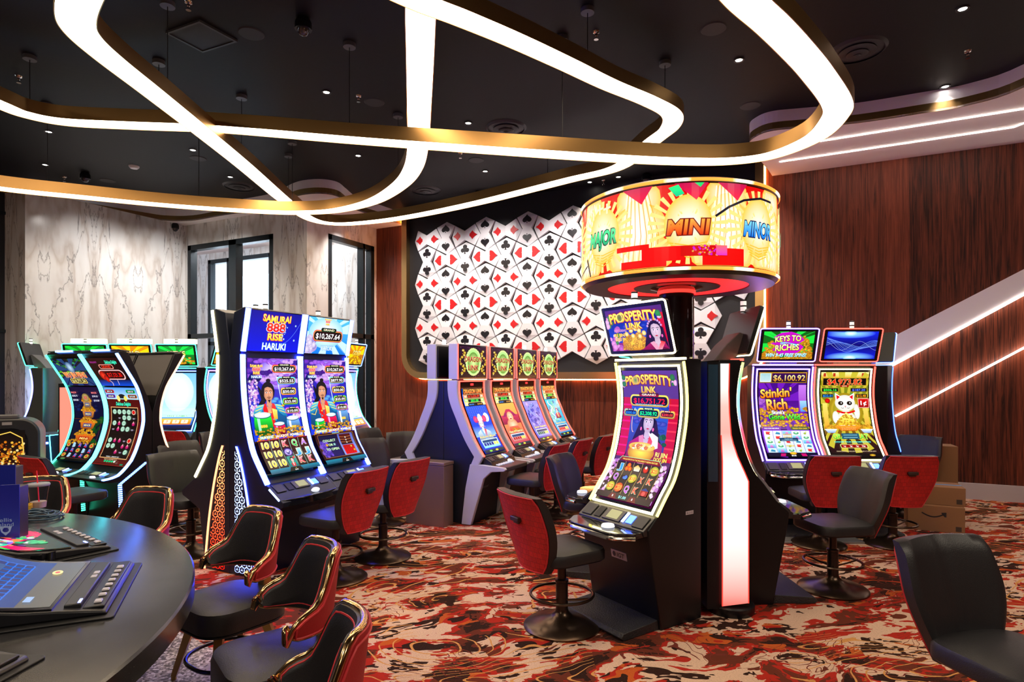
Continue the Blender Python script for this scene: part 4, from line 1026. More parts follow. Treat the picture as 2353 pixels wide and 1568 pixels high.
def art_pros(asp=1.78):
    a=Art(asp); a.rect(0,0,1,asp,(.28,.03,.20),(.35,.22,.55)); a.rect(0,.62,1,1.42,(.75,.0,.25),(.75,.02,.18)); a.rect(.16,.62,.84,1.42,(.25,.12,.42),(.10,.38,.85)); a.blobs(18,.2,1.0,.85,1.35,.08,[(.35,.35,.75),(.55,.35,.65),(.1,.3,.7)],4,.35,(.12,.2,.6)); a.blobs(10,.62,.82,.85,.95,.05,[(.1,.35,.25),(.15,.45,.3)],5,.6)
    for k in range(7): a.line([(0,.66+.11*k),(.15,.66+.11*k)],.02,(1,.05,.45),inc=(k==0)); a.line([(.85,.68+.11*k),(1,.68+.11*k)],.02,(1,.2,.3),inc=False)
    a.line([(.24+.05*math.cos(t*.25-1.6+3.14),1.12+.16*math.sin(t*.25-1.6)) for t in range(13)],.010,(1,.75,.7))
    person_art(a,.50,.97,.275,(.86,.76,.88),(.10,.03,.09),(.72,.12,.45),(.85,.50,.65),bun=False,crown=(.75,.5,.75),long=True); a.poly([(.62,.74),(.74,.78),(.72,.92),(.60,.97),(.56,.94),(.63,.86)],(.9,.87,.96)); 
    for k in range(4): a.line([(.57+.012*k,.93-.01*k),(.55+.014*k,.965-.008*k)],.014,(.92,.88,.97))
    a.ell(.46,.70,.24,.13,(1,.9,.3),(.75,.45,.08)); a.ell(.46,.775,.24,.06,(1,.95,.55),(.9,.7,.15)); a.blobs(30,.28,.75,.64,.81,.026,[(1,.95,.6),(1,.7,.2),(1,1,.9),(.95,.5,.2)],6,.7)
    a.text('PROSPERITY',.5,1.64,.12,(.85,.60,.1),(.98,.9,.35),out=(.50,.05,.08),ow=.07,bold=.045,w=.86,arch=.03); a.ell(.265,1.655,.055,.06,(.2,.5,.3),(.85,.7,.3)); a.text('LINK',.5,1.53,.085,(.9,.65,.1),(1,.95,.4),out=(.5,.02,.05),ow=.07,bold=.04,w=.26); a.blobs(6,.0,1.58,.08,1.70,.035,[(1,.75,.95),(.2,.5,.3)],8); a.blobs(6,.92,1.58,1,1.70,.035,[(1,.75,.95),(.2,.5,.3)],9)
    plate(a,.5,1.385,.66,.115,'$16,751.72',(.70,.55,.10),(.03,.02,.06),(1,.05,.12),'GRAND',(.75,.05,.05)); a.text('WIN WITH 5 IN AN ACTIVE GAME POSITION',.5,1.335,.012,(.7,.9,1),w=.5)
    plate(a,.5,1.22,.36,.085,'$2,208.92',(.60,.55,.15),(.02,.03,.05),(.05,1,.55),'MAJOR',(.1,.5,.15)); plate(a,.17,1.215,.22,.06,'$500.00',(.3,.45,.4),(.02,.06,.2),(.15,.55,1),'MINOR',(.1,.2,.4)); plate(a,.84,1.215,.22,.06,'$200.00',(.6,.4,.15),(.08,.02,.04),(1,.25,.25),'MINI',(.8,.25,.1))
    a.text('RI JIN',.84,.70,.055,(1,.95,.5),out=(.6,.3,.1),w=.20); a.text('DOU JIN',.84,.635,.045,(1,.9,.3),out=(.6,.3,.1),w=.22)
    a.poly([(.12,.56),(.88,.56),(.84,.61),(.16,.61)],(.45,.02,.03),(.6,.05,.05)); a.line([(.10,.555),(.16,.615),(.84,.615),(.90,.555)],.008,(.6,.85,.6)); a.text('WIN JACKPOTS IN THE PROSPERITY RESPIN FEATURE',.5,.583,.022,(1,.85,.4),w=.64)
    a.rect(.0,.0,1,.55,(.16,.03,.12),(.20,.05,.12)); a.blobs(40,0,.02,.10,.55,.026,[(.95,.7,.95),(.8,.5,.85),(1,.9,1)],11); a.blobs(40,.90,.02,1,.55,.026,[(.95,.7,.95),(.8,.5,.85),(1,.9,1)],12); a.rect(.11,.08,.89,.55,(.05,.02,.05),(.14,.05,.10))
    for i in range(6): a.line([(.11+.156*i,.08),(.11+.156*i,.55)],.006,(.8,.65,.35),inc=(i==0))
    W=.156
    def ct(c,r): return .188+W*c,.475-.155*r
    def gem(c,r,t,co,co2): x,y=ct(c,r); a.ell(x,y,.072,.066,co,co2,n=20); a.text(t,x,y,.05,(.85,.03,.05),out=(1,.9,.4),ow=.04,w=.10)
    G=[['J','o','t','p','$20'],['Q','m','$10','X','K'],['$20','MINI','Q','K','h']]
    for r in range(3):
        for c in range(5):
            g=G[r][c]; x,y=ct(c,r)
            if g[0]=='$': gem(c,r,g,(1,.95,.4),(.6,.6,.02))
            elif g=='MINI': gem(c,r,g,(1,.6,.1),(.75,.2,.02))
            elif g=='o': 
                for q in ((-.03,-.02),(.03,-.02),(0,.03)): a.ell(x+q[0],y+q[1],.034,.034,(1,.6,.1),(.85,.2,.02),n=14)
            elif g=='t': a.poly([(x-.05,y-.04),(x+.05,y-.04),(x+.06,y+.01),(x,y+.05),(x-.06,y+.01)],(.9,.9,.85),(.95,.7,.2))
            elif g=='p': a.ell(x,y,.045,.045,(1,.2,.1),(.6,.02,.02)); a.ell(x,y+.03,.02,.02,(1,.9,.8))
            elif g=='h': a.rect(x-.065,y-.05,x+.065,y+.02,(.6,.02,.05)); a.poly([(x-.07,y+.02),(x+.07,y+.02),(x,y+.06)],(.1,.2,.5)); a.ell(x,y-.02,.03,.03,(.9,.3,.3))
            elif g=='m': a.blobs(5,x-.03,y-.03,x+.03,y+.03,.025,[(.3,.5,1),(.5,.9,.6)],21)
            else:
                a.text(g,x,y,.085,(.2,.6,1) if g=='J' else (.75,.3,.9) if g=='Q' else (.9,.3,.2),out=(.9,.95,.8),ow=.03,bold=.04,w=.075)
    a.rect(0,0,1,.08,(.08,.03,.06),(.16,.04,.10)); a.poly([(.24,.0),(.40,0),(.36,.075),(.28,.075)],(.4,.02,.05)); a.poly([(.60,.0),(.76,0),(.72,.075),(.64,.075)],(.4,.02,.05)); a.text('$1.00',.5,.04,.035,(.6,1,1),w=.13); a.text('8',.32,.04,.03,WHT); a.text('8',.68,.04,.03,WHT)
    return a
def art_drag_top():
    a=Art(1.06); a.rect(0,0,1,1.06,(.10,.01,.10),(.16,.03,.16)); a.blobs(60,0,0,1,1.06,.012,[(.5,.1,.4),(.9,.6,.3),(.7,.3,.6)],5)
    for s in (-1,1):
        for k in range(11): t=k/10; a.ell(.5+s*(.42-.10*math.sin(t*9)),.15+.75*t,.055,.05,(.95,.85,.3),(.45,.25,.05),n=10,inc=(k%4==0)); a.L+=.02
        for k in range(6): a.ell(.5+s*(.38+.05*math.cos(k)),.10+.16*k,.02,.02,(.95,.9,.6),n=8,inc=False); a.L+=.02
    n=60; P=[(.5+(.285+(.018 if k%2 else 0))*math.cos(2*math.pi*k/n),.53+(.46+(.02 if k%2 else 0))*math.sin(2*math.pi*k/n)) for k in range(n)]
    a.poly(P,(.85,1,.6)); a.ell(.5,.53,.26,.43,(.30,.48,.16),(.72,1,.55),n=40); a.ell(.5,.50,.21,.36,(.85,.95,.6),(.36,.55,.2),n=40)
    a.text('DRAGON',.5,.62,.17,(.45,.02,.10),(.75,.08,.30),out=(.95,.85,.45),ow=.03,bold=.03,w=.64); a.text('LINK',.5,.33,.17,(.45,.02,.10),(.75,.08,.30),out=(.95,.85,.45),ow=.03,bold=.03,w=.40)
    return a
def art_drag(v,asp=2.35):
    A1=[((.03,.15,.75),(.02,.35,.95)),((.75,.15,.35),(1,.80,.25)),((.30,.30,.75),(.70,.65,1)),((.10,.55,.80),(.30,.85,.95))][v]
    a=Art(asp); a.rect(0,0,1,asp,A1[0],A1[1])
    if v==0:
        a.rect(0,.62,1,1.0,(.55,.75,1),(.15,.3,.85)); a.ell(.80,1.28,.13,.17,(1,1,1),(.8,.9,1)); a.dots(.05,1.3,.95,1.72,9,7,.006,(.9,.95,1)); person_art(a,.45,.92,.28,(1,.97,.98),(.95,.85,.95),(.85,.93,1),(.5,.7,.9),bun=False,crown=(1,.3,.5)); a.poly([(.28,1.18),(.62,1.18),(.50,1.42),(.42,1.42)],(1,.85,.9),(1,1,1)); a.ell(.24,1.24,.10,.12,(1,.35,.55),(.8,.1,.35)); a.ell(.66,1.24,.10,.12,(1,.35,.55),(.8,.1,.35)); cap='Autumn Moon'
    elif v==1:
        a.rect(0,.9,1,1.25,(.55,.05,.25),(.8,.2,.35)); a.poly([(.10,1.2),(.9,1.2),(.75,1.35),(.25,1.35)],(.6,.05,.35)); a.poly([(.25,1.35),(.75,1.35),(.6,1.48),(.4,1.48)],(.75,.1,.3)); a.ell(.5,.85,.30,.26,(1,.85,.7),(.9,.5,.35)); a.ell(.5,1.18,.17,.20,(1,.88,.75),(.95,.6,.4)); a.ell(.44,1.2,.02,.015,(.1,.05,.05)); a.ell(.56,1.2,.02,.015,(.1,.05,.05)); a.ell(.5,1.10,.05,.025,(.6,.1,.1)); a.poly([(.18,.6),(.82,.6),(.75,.8),(.25,.8)],(.85,.2,.15),(1,.4,.3)); a.coins(30,.1,.55,.9,.72,.04,2); cap='Happy & Prosperous'
    elif v==2:
        a.ell(.22,1.60,.12,.12,(.85,.75,1),(.6,.5,.95)); a.blobs(40,.1,.7,.9,1.6,.08,[(.45,.45,.9),(.25,.3,.75),(.75,.7,1),(.35,.35,.85)],6); a.line([(.5+.25*math.sin(k*.6),.7+.08*k) for k in range(12)],.08,(.7,.75,1)); a.line([(.5+.25*math.sin(k*.6),.7+.08*k) for k in range(12)],.03,(.3,.3,.8)); cap='Spring Festival'
    else:
        a.blobs(40,.05,.7,.95,1.65,.09,[(.2,.8,.9),(.1,.5,.8),(.6,.95,1),(.4,.9,.8)],6); a.line([(.25+.1*math.sin(k),.8+.07*k) for k in range(13)],.06,(.85,1,1)); person_art(a,.60,1.12,.16,(1,.9,.85),(.1,.2,.5),(.9,.3,.5),(.9,.8,.5),bun=False,crown=(1,.4,.5)); cap='Peacock Princess'
    a.text(cap,.5,.60,.08,(1,.95,.5),out=(.3,.25,.6),w=.78,shear=.15)
    a.rect(.10,.18,.90,.50,(.5,.85,1) if v==0 else (.75,.3,.25) if v==1 else (.5,.55,.9) if v==2 else (.9,.4,.4),(.85,.95,1)); a.rect(.14,.38,.86,.47,(.05,.25,.45)); 
    for i in range(6): a.rect(.15+.12*i,.26,.25+.12*i,.37,((.15,.15,.55),(.7,.1,.1),(.05,.4,.3),(.8,.1,.1))[v] if i<4 else (.95,.85,.35),inc=(i==0)); 
    a.rect(0,0,1,.12,(.02,.04,.06),(.05,.2,.3)); a.ell(.3,.06,.07,.035,(.5,.8,.3)); a.ell(.6,.06,.07,.035,(.9,.8,.2))
    a.rect(0,1.72,1,asp,(.02,.01,.02),(.10,.02,.02)); 
    a.rect(0,1.74,.16,2.15,(1,.9,.7),(1,.6,.3)); a.rect(.84,1.74,1,2.15,(1,.9,.7),(1,.6,.3))
    for y,c in ((2.07,(1,.3,.15)),(1.94,(.3,.8,.2)),(1.82,(.9,.8,.4))): a.ell(.10,y,.09,.07,(1,.97,.85),c); a.ell(.90,y,.09,.07,(1,.97,.85),c)
    a.text('DRAGON LINK',.5,2.25,.14,(.9,.25,.08),(1,.7,.3),out=(.85,.7,.4),ow=.03,bold=.05,w=.90)
    a.rect(.16,2.0,.84,2.15,(.9,.7,.5)); a.rect(.19,2.015,.81,2.135,(.02,.01,.02)); a.text(('$13,636.09','$15,688.89','$12,888.84','$13,686.22')[v],.5,2.075,.085,(1,.25,.15),w=.54)
    a.rect(.16,1.85,.84,1.98,(.9,.9,.5)); a.rect(.19,1.863,.81,1.967,(.01,.03,.02)); a.text(('$821.88','$847.88','$884.88','$888.81')[v],.5,1.915,.075,(.1,1,.3),w=.36)
    a.rect(.14,1.74,.45,1.82,(.02,.05,.15)); a.text('$50.00',.30,1.78,.04,(.2,.6,1),w=.22); a.rect(.55,1.74,.86,1.82,(.15,.05,.02)); a.text('$10.00',.70,1.78,.04,(1,.7,.2),w=.22)
    return a
def art_keys_top():
    a=Art(.56); a.rect(0,0,1,.56,(.01,.45,.08),(.01,.35,.10)); a.rays(.48,.32,.02,.9,16,(.10,.85,.25)); a.coins(120,0,0,.34,.36,.034,2); a.coins(150,.6,0,1,.46,.034,3); a.coins(60,0,-.02,1,.14,.034,4)
    n=22; P=[(.48+(.34 if k%2 else .22)*math.cos(2*math.pi*k/n),.32+(.24 if k%2 else .15)*math.sin(2*math.pi*k/n)) for k in range(n)]; a.poly(P,(.75,.05,.75))
    a.text('KEYS TO',.48,.41,.11,(.95,.95,.35),(1,1,.75),out=(.05,.02,.02),ow=.05,bold=.07,w=.50,arch=.02,rot=.05); a.text('RICHES',.48,.235,.12,(.95,.95,.35),(1,1,.75),out=(.05,.02,.02),ow=.05,bold=.07,w=.46,arch=.01,rot=.06); a.line([(.34,.33),(.44,.34),(.66,.30),(.64,.27),(.62,.29)],.014,(.3,.8,1))
    for q in (0,1,2): a.line([(.36+.022*math.cos(t)+q*.035,.325+.02*math.sin(t)) for t in [k*.6 for k in range(11)]],.007,(.4,.9,1))
    a.text('WIN 9-45 FREE SPINS!',.47,.085,.07,(.55,.9,1),(.85,1,1),out=(.02,.1,.3),ow=.05,bold=.04,w=.80,shear=.2); return a
def art_wave_top():
    a=Art(.56); a.rect(0,0,1,.28,(.02,.12,.80),(.0,.02,.40)); a.rect(0,.28,1,.56,(.0,.02,.40),(.02,.15,.85)); a.ell(.45,.52,.5,.10,(.6,.9,1),(.02,.15,.85)); a.ell(.5,.04,.5,.10,(.6,.9,1),(.02,.12,.8)); a.ell(.45,.52,.14,.05,(.95,1,1),(.45,.75,1)); a.ell(.5,.03,.14,.05,(.95,1,1),(.45,.75,1))
    for k in range(9): a.line([(t/30,.28+(.06+.012*k)*math.sin(t/30*6.0+.25*k)*(1.1-t/60)) for t in range(31)],.005,(.30,.45,.95) if k%2 else (.5,.65,1))
    a.line([(t/30,.27-.09*math.sin(t/30*9-1.2)) for t in range(31)],.003,(.7,.8,1)); return a
def art_rich(asp=1.78):
    a=Art(asp); a.rect(0,.62,1,1.56,(.35,.05,.55),(.25,.02,.50)); a.rays(.4,1.2,.05,1.2,14,(.42,.10,.70)); a.rect(.84,1.0,1,1.52,(.55,.20,.70),(.75,.45,.9)); a.rect(.86,.98,1,1.2,(.3,.55,.9),(.6,.8,1)); a.blobs(20,0,.95,.2,1.25,.06,[(.55,.2,.75),(.7,.4,.85)],2); a.coins(230,0,.64,1,1.06,.034,5,False)
    a.rect(0,1.56,1,asp,(.5,.35,.02),(.75,.55,.1)); a.rect(.02,1.58,.25,1.76,(.85,.95,.95),(.7,.85,.85)); a.dots(.04,1.6,.23,1.75,7,6,.008,(.2,.5,.6)); a.rect(.27,1.58,.98,1.76,(.10,.01,.18),(.22,.02,.32)); a.text('$6,100.92',.63,1.665,.115,(.80,.50,.10),(1,.98,.7),out=(.1,.03,.0),ow=.03,bold=.04,w=.66)
    a.text("Stinkin'",.36,1.36,.17,(.90,.45,.05),(1,.95,.45),out=(.25,.05,.02),ow=.05,bold=.07,w=.64,rot=.06); a.text('Rich',.37,1.13,.21,(.90,.40,.05),(1,.95,.5),out=(.25,.05,.02),ow=.05,bold=.07,w=.42,rot=.05); a.text("Skunk's",.38,.965,.07,WHT,out=(.1,.0,.2),w=.26,bold=.04); a.text('Gone Wild',.50,.875,.11,(.10,.75,.10),(.6,1,.4),out=(.02,.15,.02),ow=.05,bold=.07,w=.64)
    a.rr(.02,.60,.40,.67,.03,(.45,.15,.65)); a.text('PICK FOR FREE SPINS',.21,.635,.022,WHT,w=.30); a.rr(.60,.60,.98,.67,.03,(.25,.35,.15)); a.text('TRASH FOR CASH',.79,.635,.025,(1,.8,.2),w=.30)
    a.rect(0,.09,1,.60,(.45,.15,.75),(.55,.25,.85)); 
    for c in range(5):
        x=.03+.19*c; a.rect(x,.10,x+.18,.585,(.80,.96,1),(.90,.98,1),inc=(c==0))
    q=random.Random(4)
    for c in range(5):
        for r in range(5):
            x=.12+.19*c; y=.535-.098*r; k=(c*2+r*3)%5
            if k==0: a.poly([(x-.05,y-.025),(x+.04,y-.035),(x+.02,y),(x+.055,y+.03),(x-.05,y+.035)],(.75,.08,.12),(.95,.3,.3))
            elif k==1: a.ell(x,y,.055,.03,(.45,.85,.55),(.1,.45,.3)); a.ell(x,y+.012,.03,.015,(.8,1,.8))
            elif k==2: a.poly([(x-.05,y-.02),(x+.05,y-.03),(x+.05,y+.01),(x-.02,y+.03)],(.1,.35,.6),(.3,.7,.8))
            elif k==3: a.ell(x-.01,y-.01,.028,.022,(.8,.8,.3),(.35,.55,.15)); a.ell(x+.015,y+.02,.014,.02,(.85,.85,.5))
            else: a.rect(x-.085,y-.045,x+.085,y+.045,(.2,.6,.85),(.6,.85,.95)); a.poly([(x-.04,y-.04),(x+.05,y-.04),(x+.02,y+.03),(x-.02,y+.02)],(.55,.3,.75),(.95,.6,.8))
    for x,y in ((.50,.50),(.50,.44),(.50,.24)): a.text('KEYS TO RICHES',x,y,.035,(1,.9,.3),out=(.5,.02,.5),w=.17,bold=.05)
    a.rr(.32,.35,.70,.43,.01,(.10,.25,.38)); a.text('PLEASE WAIT',.51,.40,.02,(.6,.8,.9)); a.line([(.36,.372),(.66,.372)],.008,(.6,.8,.9))
    a.rect(0,0,1,.09,(.03,.04,.14),(.06,.05,.22)); a.poly([(.34,0),(.68,0),(.62,.085),(.40,.085)],(.03,.03,.05)); a.ell(.51,.075,.07,.03,(1,.85,.2),(.8,.5,.05)); a.text('$0.05',.51,.025,.03,WHT); a.poly([(.24,.01),(.34,.01),(.36,.07),(.26,.07)],(.75,.03,.4)); a.poly([(.68,.01),(.78,.01),(.76,.07),(.66,.07)],(.75,.03,.4)); return a
def art_cat(asp=1.78):
    a=Art(asp); a.rect(0,.7,1,asp,(.15,.35,.08),(.55,.55,.10)); a.rect(0,0,1,.5,(.07,.02,.05),(.22,.05,.07)); a.rect(.2,1.0,.8,1.35,(.85,.85,.25),(.2,.6,.35)); a.rect(0,1.66,1,1.78,(.85,.65,.1),(1,.95,.6))
    for k in range(5): a.rect(.05+.2*k,1.69,.10+.2*k,1.76,(.7,.2,.1),inc=(k==0))
    a.rect(0,.5,1,1.1,(.45,.30,.05),(.55,.55,.08)); a.rays(.5,1.0,.3,.9,20,(.75,.70,.2)); a.ell(.5,.98,.36,.38,(.85,.75,.2),(.60,.50,.08),n=36); a.ell(.5,.98,.30,.32,(.40,.42,.08),(.72,.62,.15),n=36); a.ell(.5,.98,.26,.28,(.80,.75,.3),(.6,.55,.1),n=36)
    for s in (-1,1): a.rect(.5+s*.42-.05,.6,.5+s*.42+.05,1.15,(.85,.6,.1),(1,.85,.4)); a.ell(.5+s*.36,1.20,.055,.05,(.95,.1,.05),(.6,.02,.02))
    a.rect(.03,1.50,.97,1.67,(.75,.6,.15)); a.rect(.05,1.515,.95,1.655,(.03,.02,.03)); a.text('$4,973.82',.5,1.585,.11,(.85,.03,.02),(1,.15,.1),out=(1,.9,.5),ow=.035,bold=.07,w=.72); a.rr(.41,1.475,.59,1.52,.02,(.6,.03,.03)); a.text('GRAND',.5,1.498,.022,(1,.9,.6))
    for x0,x1,y,t,c in ((.02,.38,1.42,'$506.16',(.2,1,.3)),(.62,.98,1.42,'$187.20',(.35,.45,1)),(.02,.28,1.30,'$22.01',(.2,.6,1)),(.72,.98,1.30,'$12.48',(1,.6,.1))): a.rect(x0,y-.045,x1,y+.045,(.6,.55,.2)); a.rect(x0+.012,y-.033,x1-.012,y+.033,(.02,.03,.06)); a.text(t,(x0+x1)/2,y,.042,c,w=(x1-x0)*.75,bold=.04)
    w=(1,1,.98); g=(.85,.84,.80)
    a.ell(.5,.80,.20,.20,w,g); a.ell(.28,.86,.07,.13,w,g); a.ell(.73,.98,.06,.15,w,g); a.ell(.5,1.15,.21,.165,w,g,n=36)
    for s in (-1,1):
        a.poly([(.5+s*.19,1.18),(.5+s*.20,1.36),(.5+s*.07,1.28)],w); a.poly([(.5+s*.165,1.22),(.5+s*.175,1.32),(.5+s*.095,1.28)],(.9,.05,.1))
        a.ell(.5+s*.09,1.15,.055,.042,(.10,.06,.04)); a.ell(.5+s*.09+.012,1.155,.012,.014,w)
        a.line([(.5+s*.03,1.055),(.5+s*.06,1.045),(.5+s*.09,1.06)],.007,(.2,.1,.1))
    a.ell(.5,1.085,.018,.012,(.95,.5,.5)); a.line([(.5,1.08),(.5,1.05)],.006,(.2,.1,.1)); a.line([(.32,.99),(.42,.96),(.5,.95),(.58,.96),(.68,.99)],.035,(.85,.03,.05)); a.ell(.5,.935,.03,.03,(1,.85,.2),(.8,.5,.1))
    a.poly([(.22,.70),(.78,.70),(.62,.88),(.5,.96),(.38,.88)],(.95,.75,.1),(1,.95,.5)); a.coins(90,.24,.68,.78,.93,.02,6); a.ell(.13,.64,.16,.055,(.95,.8,.2),(.85,.55,.1)); a.ell(.87,.64,.16,.055,(.95,.8,.2),(.85,.55,.1)); a.coins(40,.0,.62,.28,.72,.02,7); a.coins(40,.72,.62,1,.72,.02,8); a.poly([(.0,.62),(.26,.62),(.2,.54),(.06,.54)],(.45,.6,.85),(.9,.95,1)); a.poly([(.74,.62),(1,.62),(.94,.54),(.8,.54)],(.45,.6,.85),(.9,.95,1)); a.poly([(.22,.69),(.78,.69),(.66,.58),(.34,.58)],(.75,.35,.03),(.95,.6,.15)); a.text('JACKPOT',.5,.63,.045,(.9,.1,.1),out=(1,.9,.4),w=.30)
    a.rr(.76,1.05,1.0,1.25,.02,(.55,.02,.04),(.85,.05,.06)); a.frame(.77,1.06,.985,1.24,.008,(1,.8,.8)); a.text('1¢',.88,1.155,.085,WHT,w=.12)
    a.text('GRAND CAT',.5,.46,.11,(.2,.65,.15),(.6,1,.4),out=(.95,.9,.3),ow=.04,bold=.05,w=.72); a.rr(.32,.40,.68,.53,.01,(.12,.32,.42)); a.line([(.36,.49),(.64,.49)],.01,(.6,.85,.9)); a.line([(.36,.44),(.64,.44)],.01,(.6,.85,.9)); a.text('CHOOSE YOUR DENOMINATION',.5,.335,.032,(.3,.95,.9),w=.74); a.rr(.22,.19,.78,.28,.02,(.9,.85,.5)); a.rr(.235,.20,.765,.27,.02,(.1,.02,.03))
    for k,t in enumerate(('1¢','2¢','5¢','10¢')): a.rr(.25+.128*k,.205,.365+.128*k,.265,.01,(.65,.03,.06)); a.text(t,.308+.128*k,.235,.035,WHT)
    a.text('GRAND JACKPOT FREQUENCY INCREASES AT HIGHER BETS',.5,.12,.02,(.85,.75,.6),w=.8); a.rect(0,0,1,.07,(.04,.02,.03)); a.ell(.8,.035,.06,.025,(.9,.75,.2),(.6,.4,.05)); return a
def art_wu(asp=1.75):
    a=Art(asp); a.rect(0,0,1,asp,(.02,.05,.10),(.01,.03,.22)); a.blobs(14,.6,.4,1,1.0,.08,[(.05,.35,.12),(.03,.25,.12)],3); a.blobs(10,.0,1.1,.9,1.5,.09,[(.08,.15,.40),(.05,.1,.3)],4,.5,(.01,.03,.18))
    for y,w,c in ((.52,.34,(.95,.45,.12)),(.82,.28,(.95,.50,.15)),(1.08,.22,(.90,.55,.25)),(1.30,.15,(.80,.60,.35))):
        a.poly([(.5-w,y+.15),(.5+w,y+.15),(.5+w*.72,y-.04),(.5-w*.72,y-.04)],tuple(q*.6 for q in c),c); a.coins(60,.5-w,y+.12,.5+w,y+.26,.036,int(y*10)); a.rr(.5-w*.5,y+.0,.5+w*.5,y+.08,.01,(.1,.25,.6) if y>.7 else (.7,.1,.1)); a.text({.52:'MINI',.82:'MINOR',1.08:'MAJOR',1.30:'GRAND'}[y],.5,y+.04,.045,(1,.9,.5),w=w*.8)
    a.ell(.5,1.50,.12,.10,(.85,.8,.5),(.5,.4,.2)); a.text('88',.5,1.50,.08,(.8,.1,.3))
    for x,y,t in ((.14,1.62,'MAJOR'),(.14,1.54,'$535.71'),(.14,1.44,'$50.00'),(.84,1.62,'MINOR'),(.84,1.54,'$104.18'),(.86,1.44,'$10.00')): a.text(t,x,y,.04,(.9,.9,1) if '$' in t else (1,.5,.5),w=.18)
    a.rect(0,.08,1,.47,(.02,.02,.09),(.04,.05,.16)); a.coins(40,0,.44,1,.52,.035,9,False)
    q=random.Random(3)
    for c in range(5):
        for r in range(3):
            x=.1+.2*c; y=.40-.125*r; k=(c+2*r)%4
            if k==0: a.ell(x,y,.07,.055,(.95,.9,.5),(.55,.5,.1)); a.ell(x,y,.035,.025,(.9,.2,.1))
            elif k==1: a.text('B',x,y,.09,(.5,.8,1),out=(.9,.95,1),w=.07)
            else: a.poly([(x-.05,y-.04),(x+.05,y-.045),(x+.03,y+.045),(x-.03,y+.05)],(.15,.3,.7),(.5,.6,1)); a.ell(x,y-.03,.04,.015,(.9,.1,.1)); a.ell(x+.01,y+.03,.02,.02,(.8,.3,.2))
    a.rect(0,0,1,.08,(.01,.02,.02),(.05,.09,.08)); a.ell(.2,.04,.08,.025,(.3,.5,.3)); a.frame(.01,.07,.99,1.0,.006,(.5,.2,.2)); return a
def art_wu_top(asp=.62):
    a=Art(asp); a.rect(0,0,1,asp,(.02,.06,.30),(.01,.06,.06)); a.blobs(50,0,.2,.45,asp,.05,[(.1,.5,.1),(.35,.75,.15),(.03,.2,.06),(.6,.8,.2)],4,.5); a.blobs(40,.55,.15,1,asp,.05,[(.1,.55,.15),(.05,.3,.1),(.2,.6,.4)],5,.5); a.rays(.5,.35,.05,.7,11,(.1,.25,.45)); a.ell(.5,.42,.12,.13,(.75,.9,1),(.1,.3,.5))
    a.text('WU JIN PENG',.5,.25,.12,(.85,.05,.05),(1,.5,.2),out=(1,.9,.6),ow=.04,bold=.04,w=.74); a.rr(.24,.05,.78,.16,.03,(1,.85,.3)); a.rr(.26,.06,.76,.15,.02,(.05,.02,.05)); a.text('$10,771.34',.51,.105,.065,(1,.95,.6),w=.44); return a
def art_del(asp=1.75):
    a=Art(asp); a.rect(0,0,1,asp,(.40,.07,.05),(.30,.05,.05)); a.rect(0,0,1,.25,(.42,.08,.06),(.20,.03,.03)); a.rect(0,1.48,1,asp,(.75,.92,1),(.30,.60,1)); a.ell(.5,1.50,.14,.10,(.12,.12,.14),a0=0,a1=180); a.ell(.38,1.5,.05,.07,(1,.9,.5)); a.ell(.6,1.5,.05,.06,(1,.9,.4))
    for x,y,t,c in ((.16,1.66,'$501.24',(.8,.1,.1)),(.82,1.66,'$203.35',(.05,.7,.3)),(.16,1.55,'$50.00',(.4,.1,.7)),(.84,1.55,'$10.00',(.7,.3,.05))): a.rr(x-.14,y-.04,x+.14,y+.04,.03,c); a.rr(x-.11,y-.027,x+.11,y+.027,.02,(.05,.02,.03)); a.text(t,x,y,.035,WHT,w=.17)
    a.text('Delicious Delights',.5,1.38,.075,(.25,1,.8),out=(.02,.2,.15),w=.46,bold=.03,shear=.3); a.rect(.08,.18,.92,1.30,(.10,.03,.03),(.09,.03,.03)); a.frame(.08,.18,.92,1.30,.015,(1,.75,.5))
    q=random.Random(8)
    for c in range(5):
        for r in range(8):
            x=.19+.155*c; y=1.20-.125*r; 
            if r==4: continue
            k=q.random()
            if c==4 and r in (0,5): a.ell(x,y,.06,.055,(.95,.8,.7)); a.ell(x,y,.045,.04,(1,.1,.1),(.7,.0,.0)); continue
            if k<.33: a.ell(x,y,.062,.055,(.85,.97,.88),(.6,.8,.7)); a.text('100',x,y,.03,(.3,.5,.4))
            elif k<.62: a.ell(x,y-.015,.045,.035,(.95,.15,.35),(.5,.05,.4)); a.poly([(x-.04,y),(x+.04,y),(x,y+.055)],(.9,.3,.6),(1,.8,.7))
            elif k<.8: a.ell(x,y,.045,.035,(.8,.75,.8),(.35,.3,.4),a0=180,a1=360)
    a.text('WINS 0   CREDITS 737',.5,.205,.02,WHT,w=.4)
    for k in range(5): a.ell(.36+.075*k,.09,.033,.024,(.05,.8,.5) if k<4 else (.9,.95,.9))
    a.text('SELECT A DENOMINATION',.5,.135,.018,(1,.9,.7),w=.4); a.rr(.88,.01,.97,.05,.01,(.05,.5,.35)); return a
